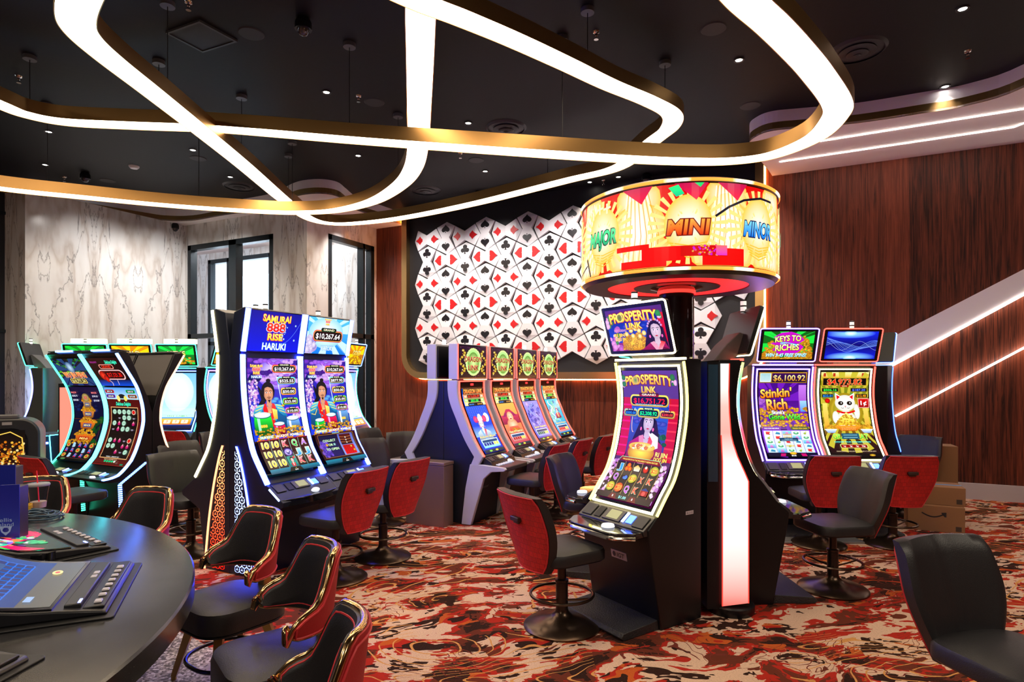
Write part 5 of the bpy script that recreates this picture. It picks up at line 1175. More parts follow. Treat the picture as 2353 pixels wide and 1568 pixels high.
def art_del_top(asp=.62):
    a=Art(asp); a.rect(0,.12,1,asp,(.10,.01,.03),(.14,.03,.05)); a.rect(0,0,1,.14,(.05,.3,.85),(.02,.05,.2)); a.text('Delicious Delights',.72,.53,.07,(.25,1,.8),w=.36,shear=.3,bold=.03); a.text('TRIPLE JACKPOT',.17,.53,.035,(.7,.2,.6),w=.22)
    a.rr(.28,.38,.72,.48,.04,(1,.6,.55)); a.rr(.30,.395,.70,.465,.03,(.15,.01,.02)); a.text('GRAND',.5,.43,.045,(1,.2,.1),w=.28); a.rr(.14,.14,.92,.36,.1,(1,.8,.8)); a.rr(.165,.16,.895,.34,.09,(.35,.01,.03)); a.rr(.36,.18,.86,.32,.03,(.03,.01,.01)); a.text('$17,121.30',.61,.25,.09,(1,.08,.05),w=.44)
    a.ell(.24,.23,.10,.10,(1,.25,.15),(.6,.0,.0)); a.ell(.30,.16,.07,.08,(.95,.15,.1),(.5,0,0)); a.line([(.35,.13),(.4,.06),(.38,.0)],.015,(.9,.8,.8)); a.line([(.6,.13),(.58,.03)],.012,(.9,.8,.9)); return a
def art_coin_top(v):
    a=Art(.56); c=((.05,.55,.15),(.95,.55,.05),(.05,.6,.2))[v]; a.rect(0,0,1,.56,tuple(q*.5 for q in c),c); a.rays(.5,.3,.05,.8,12,tuple(min(1,q*1.5) for q in c)); a.coins(60,0,0,1,.2,.04,v+1,False); a.text(('COIN','GOLD','KEYS')[v],.5,.34,.14,GOLD,(1,1,.7),out=(.3,.1,0),w=.5); return a
def art_white_main(v):
    a=Art(1.78); a.rect(0,.4,1,1.78,(.75,.92,1),(.45,.75,1)); a.ell(.45,1.2,.45,.6,(1,1,1),(.8,.95,1)); a.rect(0,0,1,.14,(.01,.03,.12),(.02,.10,.35)); a.rect(0,.14,1,.42,(.1,.3,.7),(.3,.6,.9)); a.rr(.05,.16,.95,.38,.03,(.95,.45,.05),(1,.8,.3))
    for k in range(3): a.rr(.14+.26*k,.2,.34+.26*k,.33,.02,(1,.95,.8)); a.text('7',.24+.26*k,.265,.07,(.9,.05,.05))
    a.text('FREE GAMES',.5,.46,.05,(.3,.8,.5),out=(1,1,1),w=.6); return a
def art_drum():
    a=Art(.124); a.rect(0,0,1,.124,(.85,.0,.03),(.85,.0,.03)); q=random.Random(12)
    D2=lambda d: .5+d/360
    # pale blurred streams of light
    for c,w0,w1,m in ((-21,6,13,0),(-58,3,10,3),(26,3,12,1),(60,5,11,2),(100,5,11,1),(150,6,11,0),(200-360,6,11,2),(-100,6,11,1),(175,6,10,0)):
        for q_,(dy,sc_) in enumerate(((.105,1.0),(.062,1.25),(.018,1.5))): a.ell(D2(c+m*(1-q_)),dy,w1*sc_/360,.040,(1,1,.96),(1,.74,.26),n=20)
        a.ell(D2(c),.06,w1*.8/360,.05,(1,1,1),(1,.9,.62),n=20)
        for k in range(int(w1*1.1)):
            x=D2(c-w1*.8+k*1.6); a.line([(x-(.0006*(k%3)),.004),(x+.004,.05),(D2(c)+(x-D2(c))*.55,.12)],.0011,(1,.62,.12) if k%2 else (1,1,.95),inc=(k%6==0))
    L=[(6,'MINI',.056,(.85,.20,.03),(1,.65,.25),(.45,.04,.02)),(-44,'MAJOR',.062,(.05,.65,.45),(.3,1,.6),(.02,.18,.15)),(47,'MINOR',.060,(.05,.45,.9),(.5,.85,1),(.03,.08,.3)),(-84,'MINOR',.058,(.05,.45,.9),(.5,.85,1),(.03,.08,.3)),(90,'MAJOR',.062,(.05,.65,.45),(.3,1,.6),(.02,.18,.15)),(135,'MINI',.056,(.85,.20,.03),(1,.65,.25),(.45,.04,.02)),(-130,'GRAND',.062,(.85,.20,.03),(1,.65,.25),(.45,.04,.02))]
    for d,t,w,c,c2,o in L:
        x=D2(d); a.rays(x,.060,.02,.058,26,(1,.86,.50),ph=.2,wd=.45)
        a.ell(x,.062,.034,.045,(1,1,.97),(1,.78,.28),n=36); 
        for k in range(5): a.line([(x-.026+.002*k+.0,.035-.004*k),(x,.030-.0045*k),(x+.026-.002*k,.035-.004*k)],.0016,(1,.72,.20),inc=(k==0))
    for x0,y0,x1,y1,c in ((-30,.012,-5,.0,RED),(-33,.036,-14,.028,(.9,.0,.04)),(-18,.008,4,.03,(.95,.0,.06)),(13,.0,36,.026,(.9,.0,.02))): a.rect(D2(x0),y0,D2(x1),y1,c)
    a.rect(D2(2),.014,D2(26),.030,(.80,.0,.05)); a.blobs(40,D2(8),.015,D2(22),.030,.0015,[(1,.3,.5),(1,.7,.3),(.9,.1,.9)],3); a.rect(D2(20),.015,D2(26),.030,(.85,.2,.75),(1,.4,.4))
    for d in (-20,8,30): a.poly([(D2(d-9),.124),(D2(d+8),.124),(D2(d+2),.098)],(.95,.0,.25),(.75,.0,.3))
    a.poly([(D2(-4),.118),(D2(1),.122),(D2(4),.108),(D2(0),.104)],(.05,.75,.55),(.2,1,.5)); a.poly([(D2(9),.124),(D2(14),.124),(D2(12),.117)],(.1,.8,.4))
    a.line([(D2(20),.074),(D2(27),.088),(D2(36),.100),(D2(48),.107),(D2(58),.106)],.0034,(.06,.05,.14)); a.line([(D2(-56),.0),(D2(-60),.03)],.004,(.12,.0,.1)); a.line([(D2(-74),.005),(D2(-60),.02)],.003,(.12,.0,.1))
    for x,y in ((-46,.106),(-40,.104)): a.line([(D2(x-2.5),y),(D2(x+2.5),y+.001)],.0035,(1,.93,.75)); a.line([(D2(x),y+.007),(D2(x),y-.007)],.0035,(1,.93,.75))
    a.line([(D2(-63),.088),(D2(-59),.10)],.003,(1,.93,.75)); a.line([(D2(-60),.086),(D2(-56),.098)],.003,(1,.93,.75))
    for d,t,w,c,c2,o in L: a.text(t,D2(d),.058,.022,c,c2,out=o,ow=.055,bold=.05,w=w,shear=.12)
    return a
def art_lattice(col0,col1,h=1.05):
    """cube-pattern cut-outs glowing on the machine side; region between d=.065 and the curved edge"""
    a=Art(4.2)  # frame .25 m wide
    s=.13
    def edge(y): t=y/4.2; return .06+.80*(1-t)**.75
    r3=math.sqrt(3)
    for j in range(int(4.2/(s*1.5))+1):
        for i in range(-1,7):
            x=i*s*r3+(s*r3/2 if j%2 else 0); y=.05+j*s*1.5
            if y>4.0: continue
            t=y/4.2; c=tuple(col0[k]+(col1[k]-col0[k])*t for k in range(3))
            for an in (90,210,330) if True else ():
                an=math.radians(an); x1=x+s*.80*math.cos(an); y1=y+s*.80*math.sin(an)
                if -.01<=x<=edge(y) and -.01<=x1<=edge(y1)+.01: a.line([(x,y),(x1,y1)],.034,c,inc=False)
            for an in (30,150,270):
                an=math.radians(an); vx=x+s*math.cos(an); vy=y+s*math.sin(an); xa=vx-.34*s*math.cos(an); ya=vy-.34*s*math.sin(an)
                if -.01<=vx<=edge(vy) and -.01<=xa<=edge(ya): a.line([(vx,vy),(xa,ya)],.026,c,inc=False)
    return a
# =============== gaming machines
M_cab=mat('cabinet_black',(.006,.006,.008),.34,spec=.3); M_cabs=mat('cabinet_satin_charcoal',(.022,.020,.024),.45)
M_glossb=mat('gloss_black_trim',(.006,.006,.008),.08); M_silver=mat('satin_silver',(.50,.52,.60),.42,.0); M_greyp=mat('grey_metal_panel',(.10,.095,.095),.5,.3)
def led(n,c,s): return glow('led_'+n,c,s)
LW=led('white',(.022,.045,1),50); LWW=led('warm_white',(1,.86,.42),9); LY=led('yellow',(1,.80,.12),6); LR=led('red',(1,.045,.03),7); LB=led('blue',(.05,.12,1),7); LG=led('green',(.05,1,.55),5); LT=led('teal',(.10,.85,1),5); LV=led('violet',(.20,.09,1),12); LIB=led('ice_blue',(.08,.2,1),14)
_n=NT('led_colour_run'); _n.b.inputs['Base Color'].default_value=(.1,.1,.1,1); _x=_n.n('ShaderNodeSeparateXYZ'); _n.t.links.new(_n.map(),_x.inputs[0])
_n.t.links.new(_n.ramp(_n.math('DIVIDE',_x.outputs[2],1.8),[(.0,(.02,.02,.02)),(.56,(.03,.02,.02)),(.62,(1,.03,.03)),(.70,(.9,.1,.2)),(.74,(.3,.4,1)),(.84,(.3,.9,1)),(.90,(.2,1,.3)),(.96,(.8,1,.3))]),_n.b.inputs['Emission Color']); _n.b.inputs['Emission Strength'].default_value=1.6; LRGB=_n.m
def curve(nodes,k=3):
    C=catmull(nodes,k,False); L=[0]
    for i in range(1,len(C)): L.append(L[-1]+math.dist(C[i],C[i-1]))
    N=[l/L[-1] for l in L]; nr=[]
    for i in range(len(C)):
        a=C[max(0,i-1)]; b=C[min(len(C)-1,i+1)]; dx,dy=b[0]-a[0],b[1]-a[1]; l=math.hypot(dx,dy); nr.append((dy/l,-dx/l))
    def at(v,off=0):
        v=min(1,max(0,v)); i=0
        while i<len(C)-2 and v>N[i+1]: i+=1
        t=(v-N[i])/(N[i+1]-N[i]); d=C[i][0]+(C[i+1][0]-C[i][0])*t; z=C[i][1]+(C[i+1][1]-C[i][1])*t
        n=(nr[i][0]+(nr[i+1][0]-nr[i][0])*t,nr[i][1]+(nr[i+1][1]-nr[i][1])*t)
        return d+n[0]*off,z+n[1]*off
    def surf(x0,x1,v0=0,v1=1,o=0):
        def f(u,v,off=0):
            d,z=at(v0+(v1-v0)*v,off+o); return (x0+(x1-x0)*u,-d,z)
        return f
    return dict(at=at,surf=surf,N=N,C=C,len=L[-1])
def strip(b,cv,x0,x1,v0,v1,o0,o1,n=16,mi=0):
    f=cv['surf'](x0,x1,v0,v1); return b.shell(lambda u,v:f(u,v,o1),lambda u,v:f(u,v,o0),1,n,mi)
def vn(cv,v0,v1): return [(q-v0)/(v1-v0) for q in cv['N'] if v0<q<v1]
def screen(cv,x0,x1,v0,v1,art,name,par,m,o=.006):
    b=MB(); strip(b,cv,x0-.012,x1+.012,v0-.01,v1+.01,o-.010,o); b.build(name,M_glossb,par,smooth=0,fix=True) if False else None
    g=MB(); strip(g,cv,x0-.012,x1+.012,v0,v1,o-.012,o,20); g=g.build(name,M_glossb,par,fix=True)
    place_art(art,'display_image',cv['surf'](x0,x1,v0,v1,o),vn(cv,v0,v1),g,m); return g
def candle(par,x,d,z,c=LWW):
    r=MB(); r.lathe([(.001,0),(.022,0),(.022,.012),(.022,.095),(.018,.10),(.001,.10)],16,(x,-d,z)); o=r.build('signal_candle',mat('candle_white',(.8,.8,.8),.4,em=(1,.95,.9),es=.7),par)
    for a_ in (.0,.045,.088): MB().lathe([(.023,a_),(.023,a_+.011)],16,(x,-d,z),cap=False).build('candle_band',blackp,o)
def console(r,w,cv0,prof,kind='s',glowm=None):
    """sloped deck between the screen foot and the player edge; prof = [(d,z) back, (d,z) break, (d,z) front]"""
    (d0,z0),(d1,z1),(d2,z2)=prof; dk=empty_part('console',r)
def flatfn(p0,p1,x0,x1):  # plane from (d,z) p0 (u-axis x) to p1
    dx,dz=p1[0]-p0[0],p1[1]-p0[1]; l=math.hypot(dx,dz); n=(dz/l,-dx/l)
    return lambda u,v,off: (x0+(x1-x0)*u,-(p0[0]+dx*v+n[0]*off),p0[1]+dz*v+n[1]*off)
def deck_parts(r,w,p0,p1,p2,led_m,par=None):
    """p0 foot of the screen, p1 break, p2 player edge"""
    f=flatfn(p1,p0,-w/2,w/2); g=MB()
    def slab(b,fn,u0,u1,v0,v1,o0,o1,mi=0):
        q=[fn(u,v,o) for o in (o0,o1) for v in (v0,v1) for u in (u0,u1)]; b.add(q,[(0,2,3,1),(4,5,7,6),(0,1,5,4),(2,6,7,3),(0,4,6,2),(1,3,7,5)],mi)
    for u0 in (.05,.80): b=MB(); slab(b,f,u0,u0+.15,.12,.88,.0,.006); b.build('speaker_grille',mat('speaker_dark',(.03,.03,.035),.5),r,fix=True,bev=.002)
    b=MB(); slab(b,f,.36,.62,.15,.9,.0,.006); o=b.build('player_panel',mat('panel_grey',(.07,.065,.07),.4),r,fix=True,bev=.002)
    b=MB(); slab(b,f,.42,.58,.25,.80,.006,.009); b.build('small_display',mat('small_lcd',(.02,.02,.02),.3,em=(.50,.48,.20),es=.9),o,fix=True)
    b=MB(); slab(b,f,.65,.68,.2,.85,.004,.010); b.build('light_bar',led_m,r,fix=True)
    b=MB(); slab(b,f,.70,.78,.25,.75,.0,.006); b.build('bill_slot',LB,r,fix=True)
    b=MB(); slab(b,f,.24,.33,.15,.85,.0,.004); b.build('ticket_slot',blackm,r,fix=True)
    f2=flatfn(p2,p1,-w/2,w/2); x,y,z=f2(.60,.45,0); b=MB(); n=20
    for k in (0,1):
        pass
    P0=[];P1=[]
    for k in range(n):
        a=2*math.pi*k/n; P0.append(f2(.62+.07*math.cos(a),.5+.28*math.sin(a),.0)); P1.append(f2(.62+.062*math.cos(a),.5+.25*math.sin(a),.014))
    b.add(P0+P1,[tuple(range(n,2*n))]+[(k,(k+1)%n,n+(k+1)%n,n+k) for k in range(n)]); b.build('spin_button',mat('spin_button_lit',(.7,.7,.75),.3,em=(.8,.88,1),es=.7),r,fix=True)
def side_label(r,w,d,z,t='B-318',s=1,ww=.075,hh=.024):
    """white asset sticker on the cabinet side (s=+1 right side of the machine)"""
    x=s*(w/2+.0008); b=MB(); b.box(min(x,x+s*.001),max(x,x+s*.001),-d-ww/2,-d+ww/2,z-hh/2,z+hh/2); o=b.build('asset_label',mat('label_white',(.62,.55,.60),.5),r)
    a=Art(.3); a.text(t,.5,.15,.16,(.02,.02,.03),w=.72,bold=0)
    place_art(a,'label_text',(lambda u,v,f:(x+s*(.0012+f),-d+(-ww/2+ww*u)*s,z-hh/2+hh*v)),[],o,mat('label_ink',(.02,.02,.03),.6))
K=[(.428,.742),(.34,.86),(.263,.96),(.205,1.10),(.172,1.23),(.15,1.34),(.14,1.46),(.15,1.60),(.175,1.74)]
def curved_cabinet(loc,phi,w,main,top,leds,label,cat='slot machine',group=None,topper='monitor',side=None,badge=True,es=1.5,third=False,name='slot_machine',detail=True,basecol=None):
    r=empty(name,(*loc,0),phi); cv=curve(K)
    prof=[(0,0),(.39,0),(.50,.60),(.505,.66)]+[(d-.012,z) for d,z in cv['C']]+[(.17,1.76),(0,1.76)]
    MB().side(prof,-w/2,w/2).build('cabinet',basecol or M_cab,r,bev=.006,fix=True,smooth=.5)
    m=ART('art_screen',es)
    if main: screen(cv,-w/2+.068,w/2-.068,.035,.945,main,'main_screen',r,m)
    l1,l2,l3=leds     # inner frame, outer frame, side accents
    b=MB(); q=w/2
    strip(b,cv,-q+.038,-q+.050,.012,.980,.0,.012,24); strip(b,cv,q-.050,q-.038,.012,.980,.0,.012,24); strip(b,cv,-q+.038,q-.038,.970,.981,.0,.012,2); strip(b,cv,-q+.038,q-.038,.0,.013,.0,.012,2)
    b.build('inner_light_frame',l1,r,fix=True)
    for s in (-1,1): b=MB(); strip(b,cv,min(s*(q-.009),s*(q+.003)),max(s*(q-.009),s*(q+.003)),.0,1.0,-.009,.006,24); b.build('outer_light_strip',l2,r,fix=True)
    b=MB(); b.box(-q,q,-.178,-.15,1.752,1.768); b.build('top_light_strip',l3,r)
    # console and player deck
    MB().side([(.43,.735),(.54,.655),(.53,.62),(.45,.62)],-q+.01,q-.01).build('console',mat('console_dark',(.02,.02,.023),.3),r,bev=.004,fix=True)
    dk=[(-q+.02,-.50),(q-.02,-.50),(q-.02,-.60),(q-.10,-.70),(q-.16,-.72),(-q+.16,-.72),(-q+.10,-.70),(-q+.02,-.60)]
    d=MB().flat(dk[::-1],.612,.65).build('player_deck',mat('gloss_deck',(.02,.02,.024),.06,.3,spec=.8),r,bev=.006,fix=True)
    MB().tube([(x*1.002,y*1.002,.618) for x,y in (dk[2],dk[3],dk[4],dk[5],dk[6],dk[7])],.014,8).build('chrome_edge',chrome,d)
    if detail: deck_parts(r,w,(.435,.735),(.54,.657),(.70,.652),led('deck_blue',(.25,.35,1),8))
    MB().side([(.385,0),(.70,.0),(.72,.02),(.70,.045),(.395,.065)],-q+.02,q-.02).build('foot_plate',mat('black_tread',(.02,.02,.022),.5,bump=.6,bscale=120),r,bev=.004,fix=True)
    if badge and detail:
        f=flatfn((.42,.16),(.49,.55),-.05,.10); b=MB(); qd=[f(u,v,o) for o in (0,.003) for v in (.62,.76) for u in (0,1)]; b.add(qd,[(4,5,7,6),(0,1,5,4),(2,6,7,3),(0,4,6,2),(1,3,7,5)]); o=b.build('maker_plate',mat('plate_silver',(.30,.28,.32),.3,.6),r,fix=True)
        a=Art(.36); a.text('IGT',.62,.18,.2,(.05,.05,.06),w=.45,shear=.2); a.ell(.2,.18,.1,.12,(.05,.05,.06)); place_art(a,'plate_text',lambda u,v,off:f(u,.62+.14*v,.0035+off),[],o,mat('plate_ink',(.03,.03,.04),.5))
    MB().box(-q+.01,q-.01,-.38,-.372,.02,.10).build('kick_plate',blackm,r) if False else None
    if side: side_label(r,w,*side)
    if topper=='monitor' and top:
        P0,P1=(.235,1.795),(.34,2.145); hw=w*.475
        fr=flatfn(P0,P1,-hw,hw); b=MB(); n=len(rrect(0,1,0,1,.06)); rr_=rrect(0,1,0,1,.045)
        n=len(rr_); b.add([fr(x,y,-.035) for x,y in rr_]+[fr(x,y,.0) for x,y in rr_],[tuple(range(n-1,-1,-1)),tuple(range(n,2*n))]+[(k,(k+1)%n,n+(k+1)%n,n+k) for k in range(n)])
        t=b.build('top_monitor',M_cab,r,fix=True,bev=.003); MB().tube([fr(x,y,.0) for x,y in rr_],.0065,8,True).build('light_frame',l3 if not third else l1,t)
        place_art(top,'display_image',lambda u,v,off:fr(.065+.87*u,.085+.83*v,off+.001),[],t,m)
        MB().side([(.02,1.75),(.16,1.75),(.25,1.84),(.27,1.95),(.22,1.97),(.12,1.88)],-.14,.14).build('neck',M_greyp,r,bev=.006,fix=True)
        candle(r,0,.30,2.13)
    return tag(r,label,cat,group)
MB_=MB
# ---------- lady-themed pod round the pole
PX,PD=1.349,5.0; pole=c2w(PX,PD)
def camloc(X,D): return c2w(X,D)
def pod(X,D,ang,**k): return curved_cabinet(camloc(X,D),fang(ang),.66,**k)
a1=math.degrees(math.atan2(-.55,-.834))
pod(1.104,4.412,a1,main=art_pros(),top=art_pros_top(),leds=(LWW,LY,LWW),label='large curved slot machine with a lady holding gold coins, nearest the middle',side=(.12,.73,'B-318',1),es=1.3)
pod(1.485,4.70,0,main=art_pros(),top=art_pros_top(),leds=(LWW,LRGB,LR),label='slot machine seen side-on right of the glowing white column',side=(.20,.70,'B-318',1),es=1.2,third=True)
pod(1.19,4.975,155,main=art_pros(),top=art_pros_top(),leds=(LWW,LW,LG),label='slot machine behind the lady machine, only deck corner and monitor edge showing',es=1.0)
# ---------- right hand pair and its neighbour
pod(2.973,6.85,-90,main=art_rich(),top=art_keys_top(),leds=(LV,LV,LV),label='purple-outlined slot machine with gold lettering and a 6,100.92 jackpot',es=1.45)
pod(3.654,6.85,-90,main=art_cat(),top=art_wave_top(),leds=(LWW,LR,LR),label='red-outlined slot machine showing a white lucky cat, blue waves on its monitor',es=1.45)
pod(4.07,7.20,40,main=art_rich(),top=art_keys_top(),leds=(LB,LB,LIB),label='blue-edged slot machine seen from behind at the right of the cat machine',es=1.0)
# ---------- drum sign, pole and glowing column
ph=facing(-PX,-PD); r=empty('drum_sign',(*pole,0),ph); RR=.771; z0,z1=2.37,3.01
MB().lathe([(.001,z0-.01),(.34,z0-.01),(.34,z0+.0),(.56,z0),(.56,z0-.012),(RR-.03,z0-.012),(RR,z0+.02),(RR,z0+.035),(RR-.012,z0+.04),(RR-.012,z1-.02),(RR,z1-.015),(RR,z1+.01),(RR-.03,z1+.03),(.001,z1+.03)],96,cap=False).build('drum_body',mat('drum_black',(.012,.012,.013),.3),r)
MB().lathe([(.345,z0-.004),(.555,z0-.004)],96,cap=False).build('red_ring_light',glow('drum_red_glow',(1,.02,.015),1.6),r)
n=NT('drum_rim_light'); n.b.inputs['Base Color'].default_value=(.02,.02,.02,1)
sx=n.n('ShaderNodeSeparateXYZ'); n.t.links.new(n.map(),sx.inputs[0]); at=n.math('ARCTAN2',sx.outputs[1],sx.outputs[0]); n.t.links.new(n.ramp(n.math('FRACT',n.math('MULTIPLY',at,1.6)),[(0,(1,.20,.02)),(.3,(1,.25,.03)),(.38,(1,.75,.45)),(.62,(1,.8,.5)),(.7,(1,.20,.02))]),n.b.inputs['Emission Color']); n.b.inputs['Emission Strength'].default_value=2.6
for z in (z0+.024,z1+.002): MB().lathe([(RR+.001,z-.012),(RR+.009,z-.006),(RR+.009,z+.006),(RR+.001,z+.012)],96,cap=False).build('rim_light',n.m,r)
place_art(art_drum(),'drum_screen',lambda u,v,off:((RR-.010+off*1.0)*math.sin(2*math.pi*(u-.5)),-(RR-.010+off)*math.cos(2*math.pi*(u-.5)),z0+.042+(z1-z0-.066)*v),[],r,ART('art_drum',1.25),[k/96 for k in range(1,96)])
MB().lathe([(.14,.0),(.14,z0)],48,cap=False).build('pole',mat('gloss_black_pole',(.012,.012,.014),.08,spec=.8),r)
MB().lathe([(.145,z0-.06),(.152,z0-.055),(.152,z0-.035),(.145,z0-.03)],48,cap=False).build('pole_light_ring',glow('pole_ring_red',(1,.03,.02),2.5),r)
MB().lathe([(.14,z0-.03),(.21,z0-.012)],48,cap=False).build('collar',M_glossb,r)
tag(r,'huge round drum sign with red and gold screen on a glossy black pole','sign')
r=empty('light_column',(*camloc(1.53,4.30),0),fang(-90))
def lc(px,py,D=4.15): return ((px-CX)/F*D-1.53,H-(py-HY)*D/F)
def pan(P,y0,y1,nm,m,**k): return MB().wall(P,y0,y1).build(nm,m,r,fix=True,**k)
n=NT('column_diffuser'); n.b.inputs['Base Color'].default_value=(.02,.02,.02,1); sx=n.n('ShaderNodeSeparateXYZ'); n.t.links.new(n.map(),sx.inputs[0])
n.t.links.new(n.ramp(n.math('DIVIDE',sx.outputs[2],1.75),[(.03,(1,.10,.07)),(.09,(1,.38,.33)),(.20,(1,.74,.68)),(.30,(1,.94,.90)),(.60,(1,.94,.90)),(.72,(1,.42,.36)),(.82,(1,.55,.48)),(.9,(1,.95,.9))]),n.b.inputs['Emission Color']); n.b.inputs['Emission Strength'].default_value=1.15
Lf=[lc(1656.5,836),lc(1657,1000),lc(1660,1060),lc(1660,1392)]; Rg=[lc(1717,1385),lc(1717,1106),lc(1708,1085),lc(1692,1050),lc(1682,1020),lc(1677,1000),lc(1673,950),lc(1671.5,900),lc(1673,836)]
o=MB().wall(Lf+Rg,-.165,-.12).build('diffuser',n.m,r,fix=True,smooth=0)
e=.012; b=MB(); b.tube([(x+.004,-.163,z) for x,z in Rg[0:9]],.004,6); b.tube([(x-.004,-.163,z) for x,z in Lf[1:]],.004,6); b.build('red_edge_line',led('edge_red',(1,.03,.02),2.5),r)
P=[lc(1626,832),lc(1626,1402),lc(1722,1402),lc(1722,1095),lc(1700,1050),lc(1686,1005),lc(1683,900),lc(1685,832)]
pan(P,-.14,.30,'column_body',M_cab); MB().wall([lc(1628,838),lc(1628,1108),lc(1650,1108),lc(1650,838)],-.146,-.14).build('side_panel',mat('blue_black_panel',(.02,.05,.09),.2),r,fix=True)
MB().lathe([(.001,0),(.155,0),(.16,.01),(.16,.055),(.15,.065),(.001,.065)],48,(.0,-.03,0)).build('base',blackp,r)
tag(r,'tall glowing white and pink light column between the pod machines','light column')
# ---------- warrior bank
KS=[(.428,.77),(.34,.90),(.275,1.0),(.235,1.10),(.195,1.25),(.165,1.42),(.148,1.60),(.143,1.82)]
def warrior(loc,phi,v,label,lat=None,arts=True):
    w=.63; q=w/2; r=empty('slot_machine',(*loc,0),phi); cv=curve(KS); ct=curve([(.147,1.845),(.165,1.95),(.21,2.196)],2)
    prof=[(0,0),(.30,0),(.38,.50),(.55,.58),(.60,.60),(.61,.64),(.44,.76)]+[(d-.01,z) for d,z in cv['C']]+[(.135,1.84)]+[(d-.01,z) for d,z in ct['C']]+[(.17,2.21),(.05,2.17),(0,1.85)]
    MB().side(prof,-q,q).build('cabinet',mat('cabinet_blue_black',(.008,.012,.030),.35,spec=.4),r,bev=.005,fix=True,smooth=.5)
    m=ART('art_screen_warrior',1.35)
    if arts:
        screen(cv,-q+.045,q-.045,.05,.975,art_sam(v),'main_screen',r,m); g=MB(); strip(g,ct,-q+.04,q-.04,.0,1,.0,.006); g=g.build('top_screen',M_glossb,r,fix=True); place_art(art_sam_top(v),'display_image',ct['surf'](-q+.045,q-.045,.02,.98,.006),vn(ct,.02,.98),g,m)
    for nm,c,a0,a1_ in (('side_light_strip',cv,.0,1.),('side_light_strip',ct,0.,1.)):
        for s in (-1,1): b=MB(); strip(b,c,-q-.008 if s<0 else q-.028,-q+.028 if s<0 else q+.008,a0,a1_,-.010,.012,20); b.build(nm,LW if arts else LWW,r,fix=True)
    deck_parts(r,w,(.435,.765),(.53,.70),(.60,.65),led('deck_blue',(.25,.35,1),8))
    for P_ in ([(-q+.03,-.585,.625),(-q+.22,-.625,.62)],[(q-.22,-.625,.62),(q-.03,-.585,.625)],[(-q-.002,-.46,.735),(-q-.002,-.57,.655)]): MB().tube(P_,.008,6).build('deck_light_bar',led('deck_ice',(.25,.4,1),9),r)
    MB().flat([(-q+.01,-.52),(-q+.01,-.59),(-q+.2,-.635),(q-.2,-.635),(q-.01,-.59),(q-.01,-.52)],.60,.66).build('player_deck',M_glossb,r,bev=.005,fix=True)
    f=flatfn((.325,.12),(.375,.47),-.24,-.10)
    b=MB(); qd=[f(u,vv,o) for o in (0,.003) for vv in (.72,.95) for u in (0,1)]; b.add(qd,[(4,5,7,6),(0,1,5,4),(2,6,7,3),(0,4,6,2),(1,3,7,5)]); o=b.build('maker_plate',mat('plate_silver',(.30,.28,.32),.3,.6),r,fix=True)
    a=Art(.5); a.text('IGT',.62,.25,.26,(.05,.05,.06),w=.5,shear=.2); a.ell(.2,.25,.1,.14,(.05,.05,.06)); place_art(a,'plate_text',lambda u,v,off:f(u,.72+.23*v,.0035+off),[],o,mat('plate_ink',(.03,.03,.04),.5))
    for cx in (0,): candle(r,cx,.06,2.17)
    if lat:
        s,c0,c1,lm=lat     # side of the machine that faces the aisle
        place_art(art_lattice(c0,c1),'side_light_lattice',lambda u,v,off:(s*(q+.001+off*.2),-(.062+.25*u),.02+1.03*v),[],r,ART('art_lattice',3.2))
        ed=[(.30,.0),(.275,.20),(.24,.45),(.185,.72),(.12,.95),(.075,1.06)] ; b=MB()
        C=catmull(ed,4,False); nC=len(C); wd=[.016]*nC
        b.add([(s*(q+.001),-(d-.003),z) for d,z in C]+[(s*(q+.001),-(d+.018),z) for d,z in C]+[(s*(q+.005),-(d-.003),z) for d,z in C]+[(s*(q+.005),-(d+.018),z) for d,z in C],[(2*nC+i,2*nC+i+1,3*nC+i+1,3*nC+i) for i in range(nC-1)]+[(i,i+1,2*nC+i+1,2*nC+i) for i in range(nC-1)]+[(nC+i,nC+i+1,3*nC+i+1,3*nC+i) for i in range(nC-1)])
        b.build('side_edge_light',lm,r,fix=True)
    return tag(r,label,'slot machine')
XB=-4.35
warrior((XB,3.805),math.pi/2,0,'nearer of the two blue-lit slot machines with a warrior, its side patterned in light',(-1,(.55,.65,1),(.75,.85,1),LW))
warrior((XB,4.435),math.pi/2,1,'farther of the two blue-lit warrior slot machines, large 10,267.64 above')
warrior((XB,3.805),-math.pi/2,0,'slot machine back to back with the warrior ones, red light pattern on its side',(1,(1,.08,.03),(1,.75,.45),led('edge_orange',(1,.28,.12),4)),arts=False)
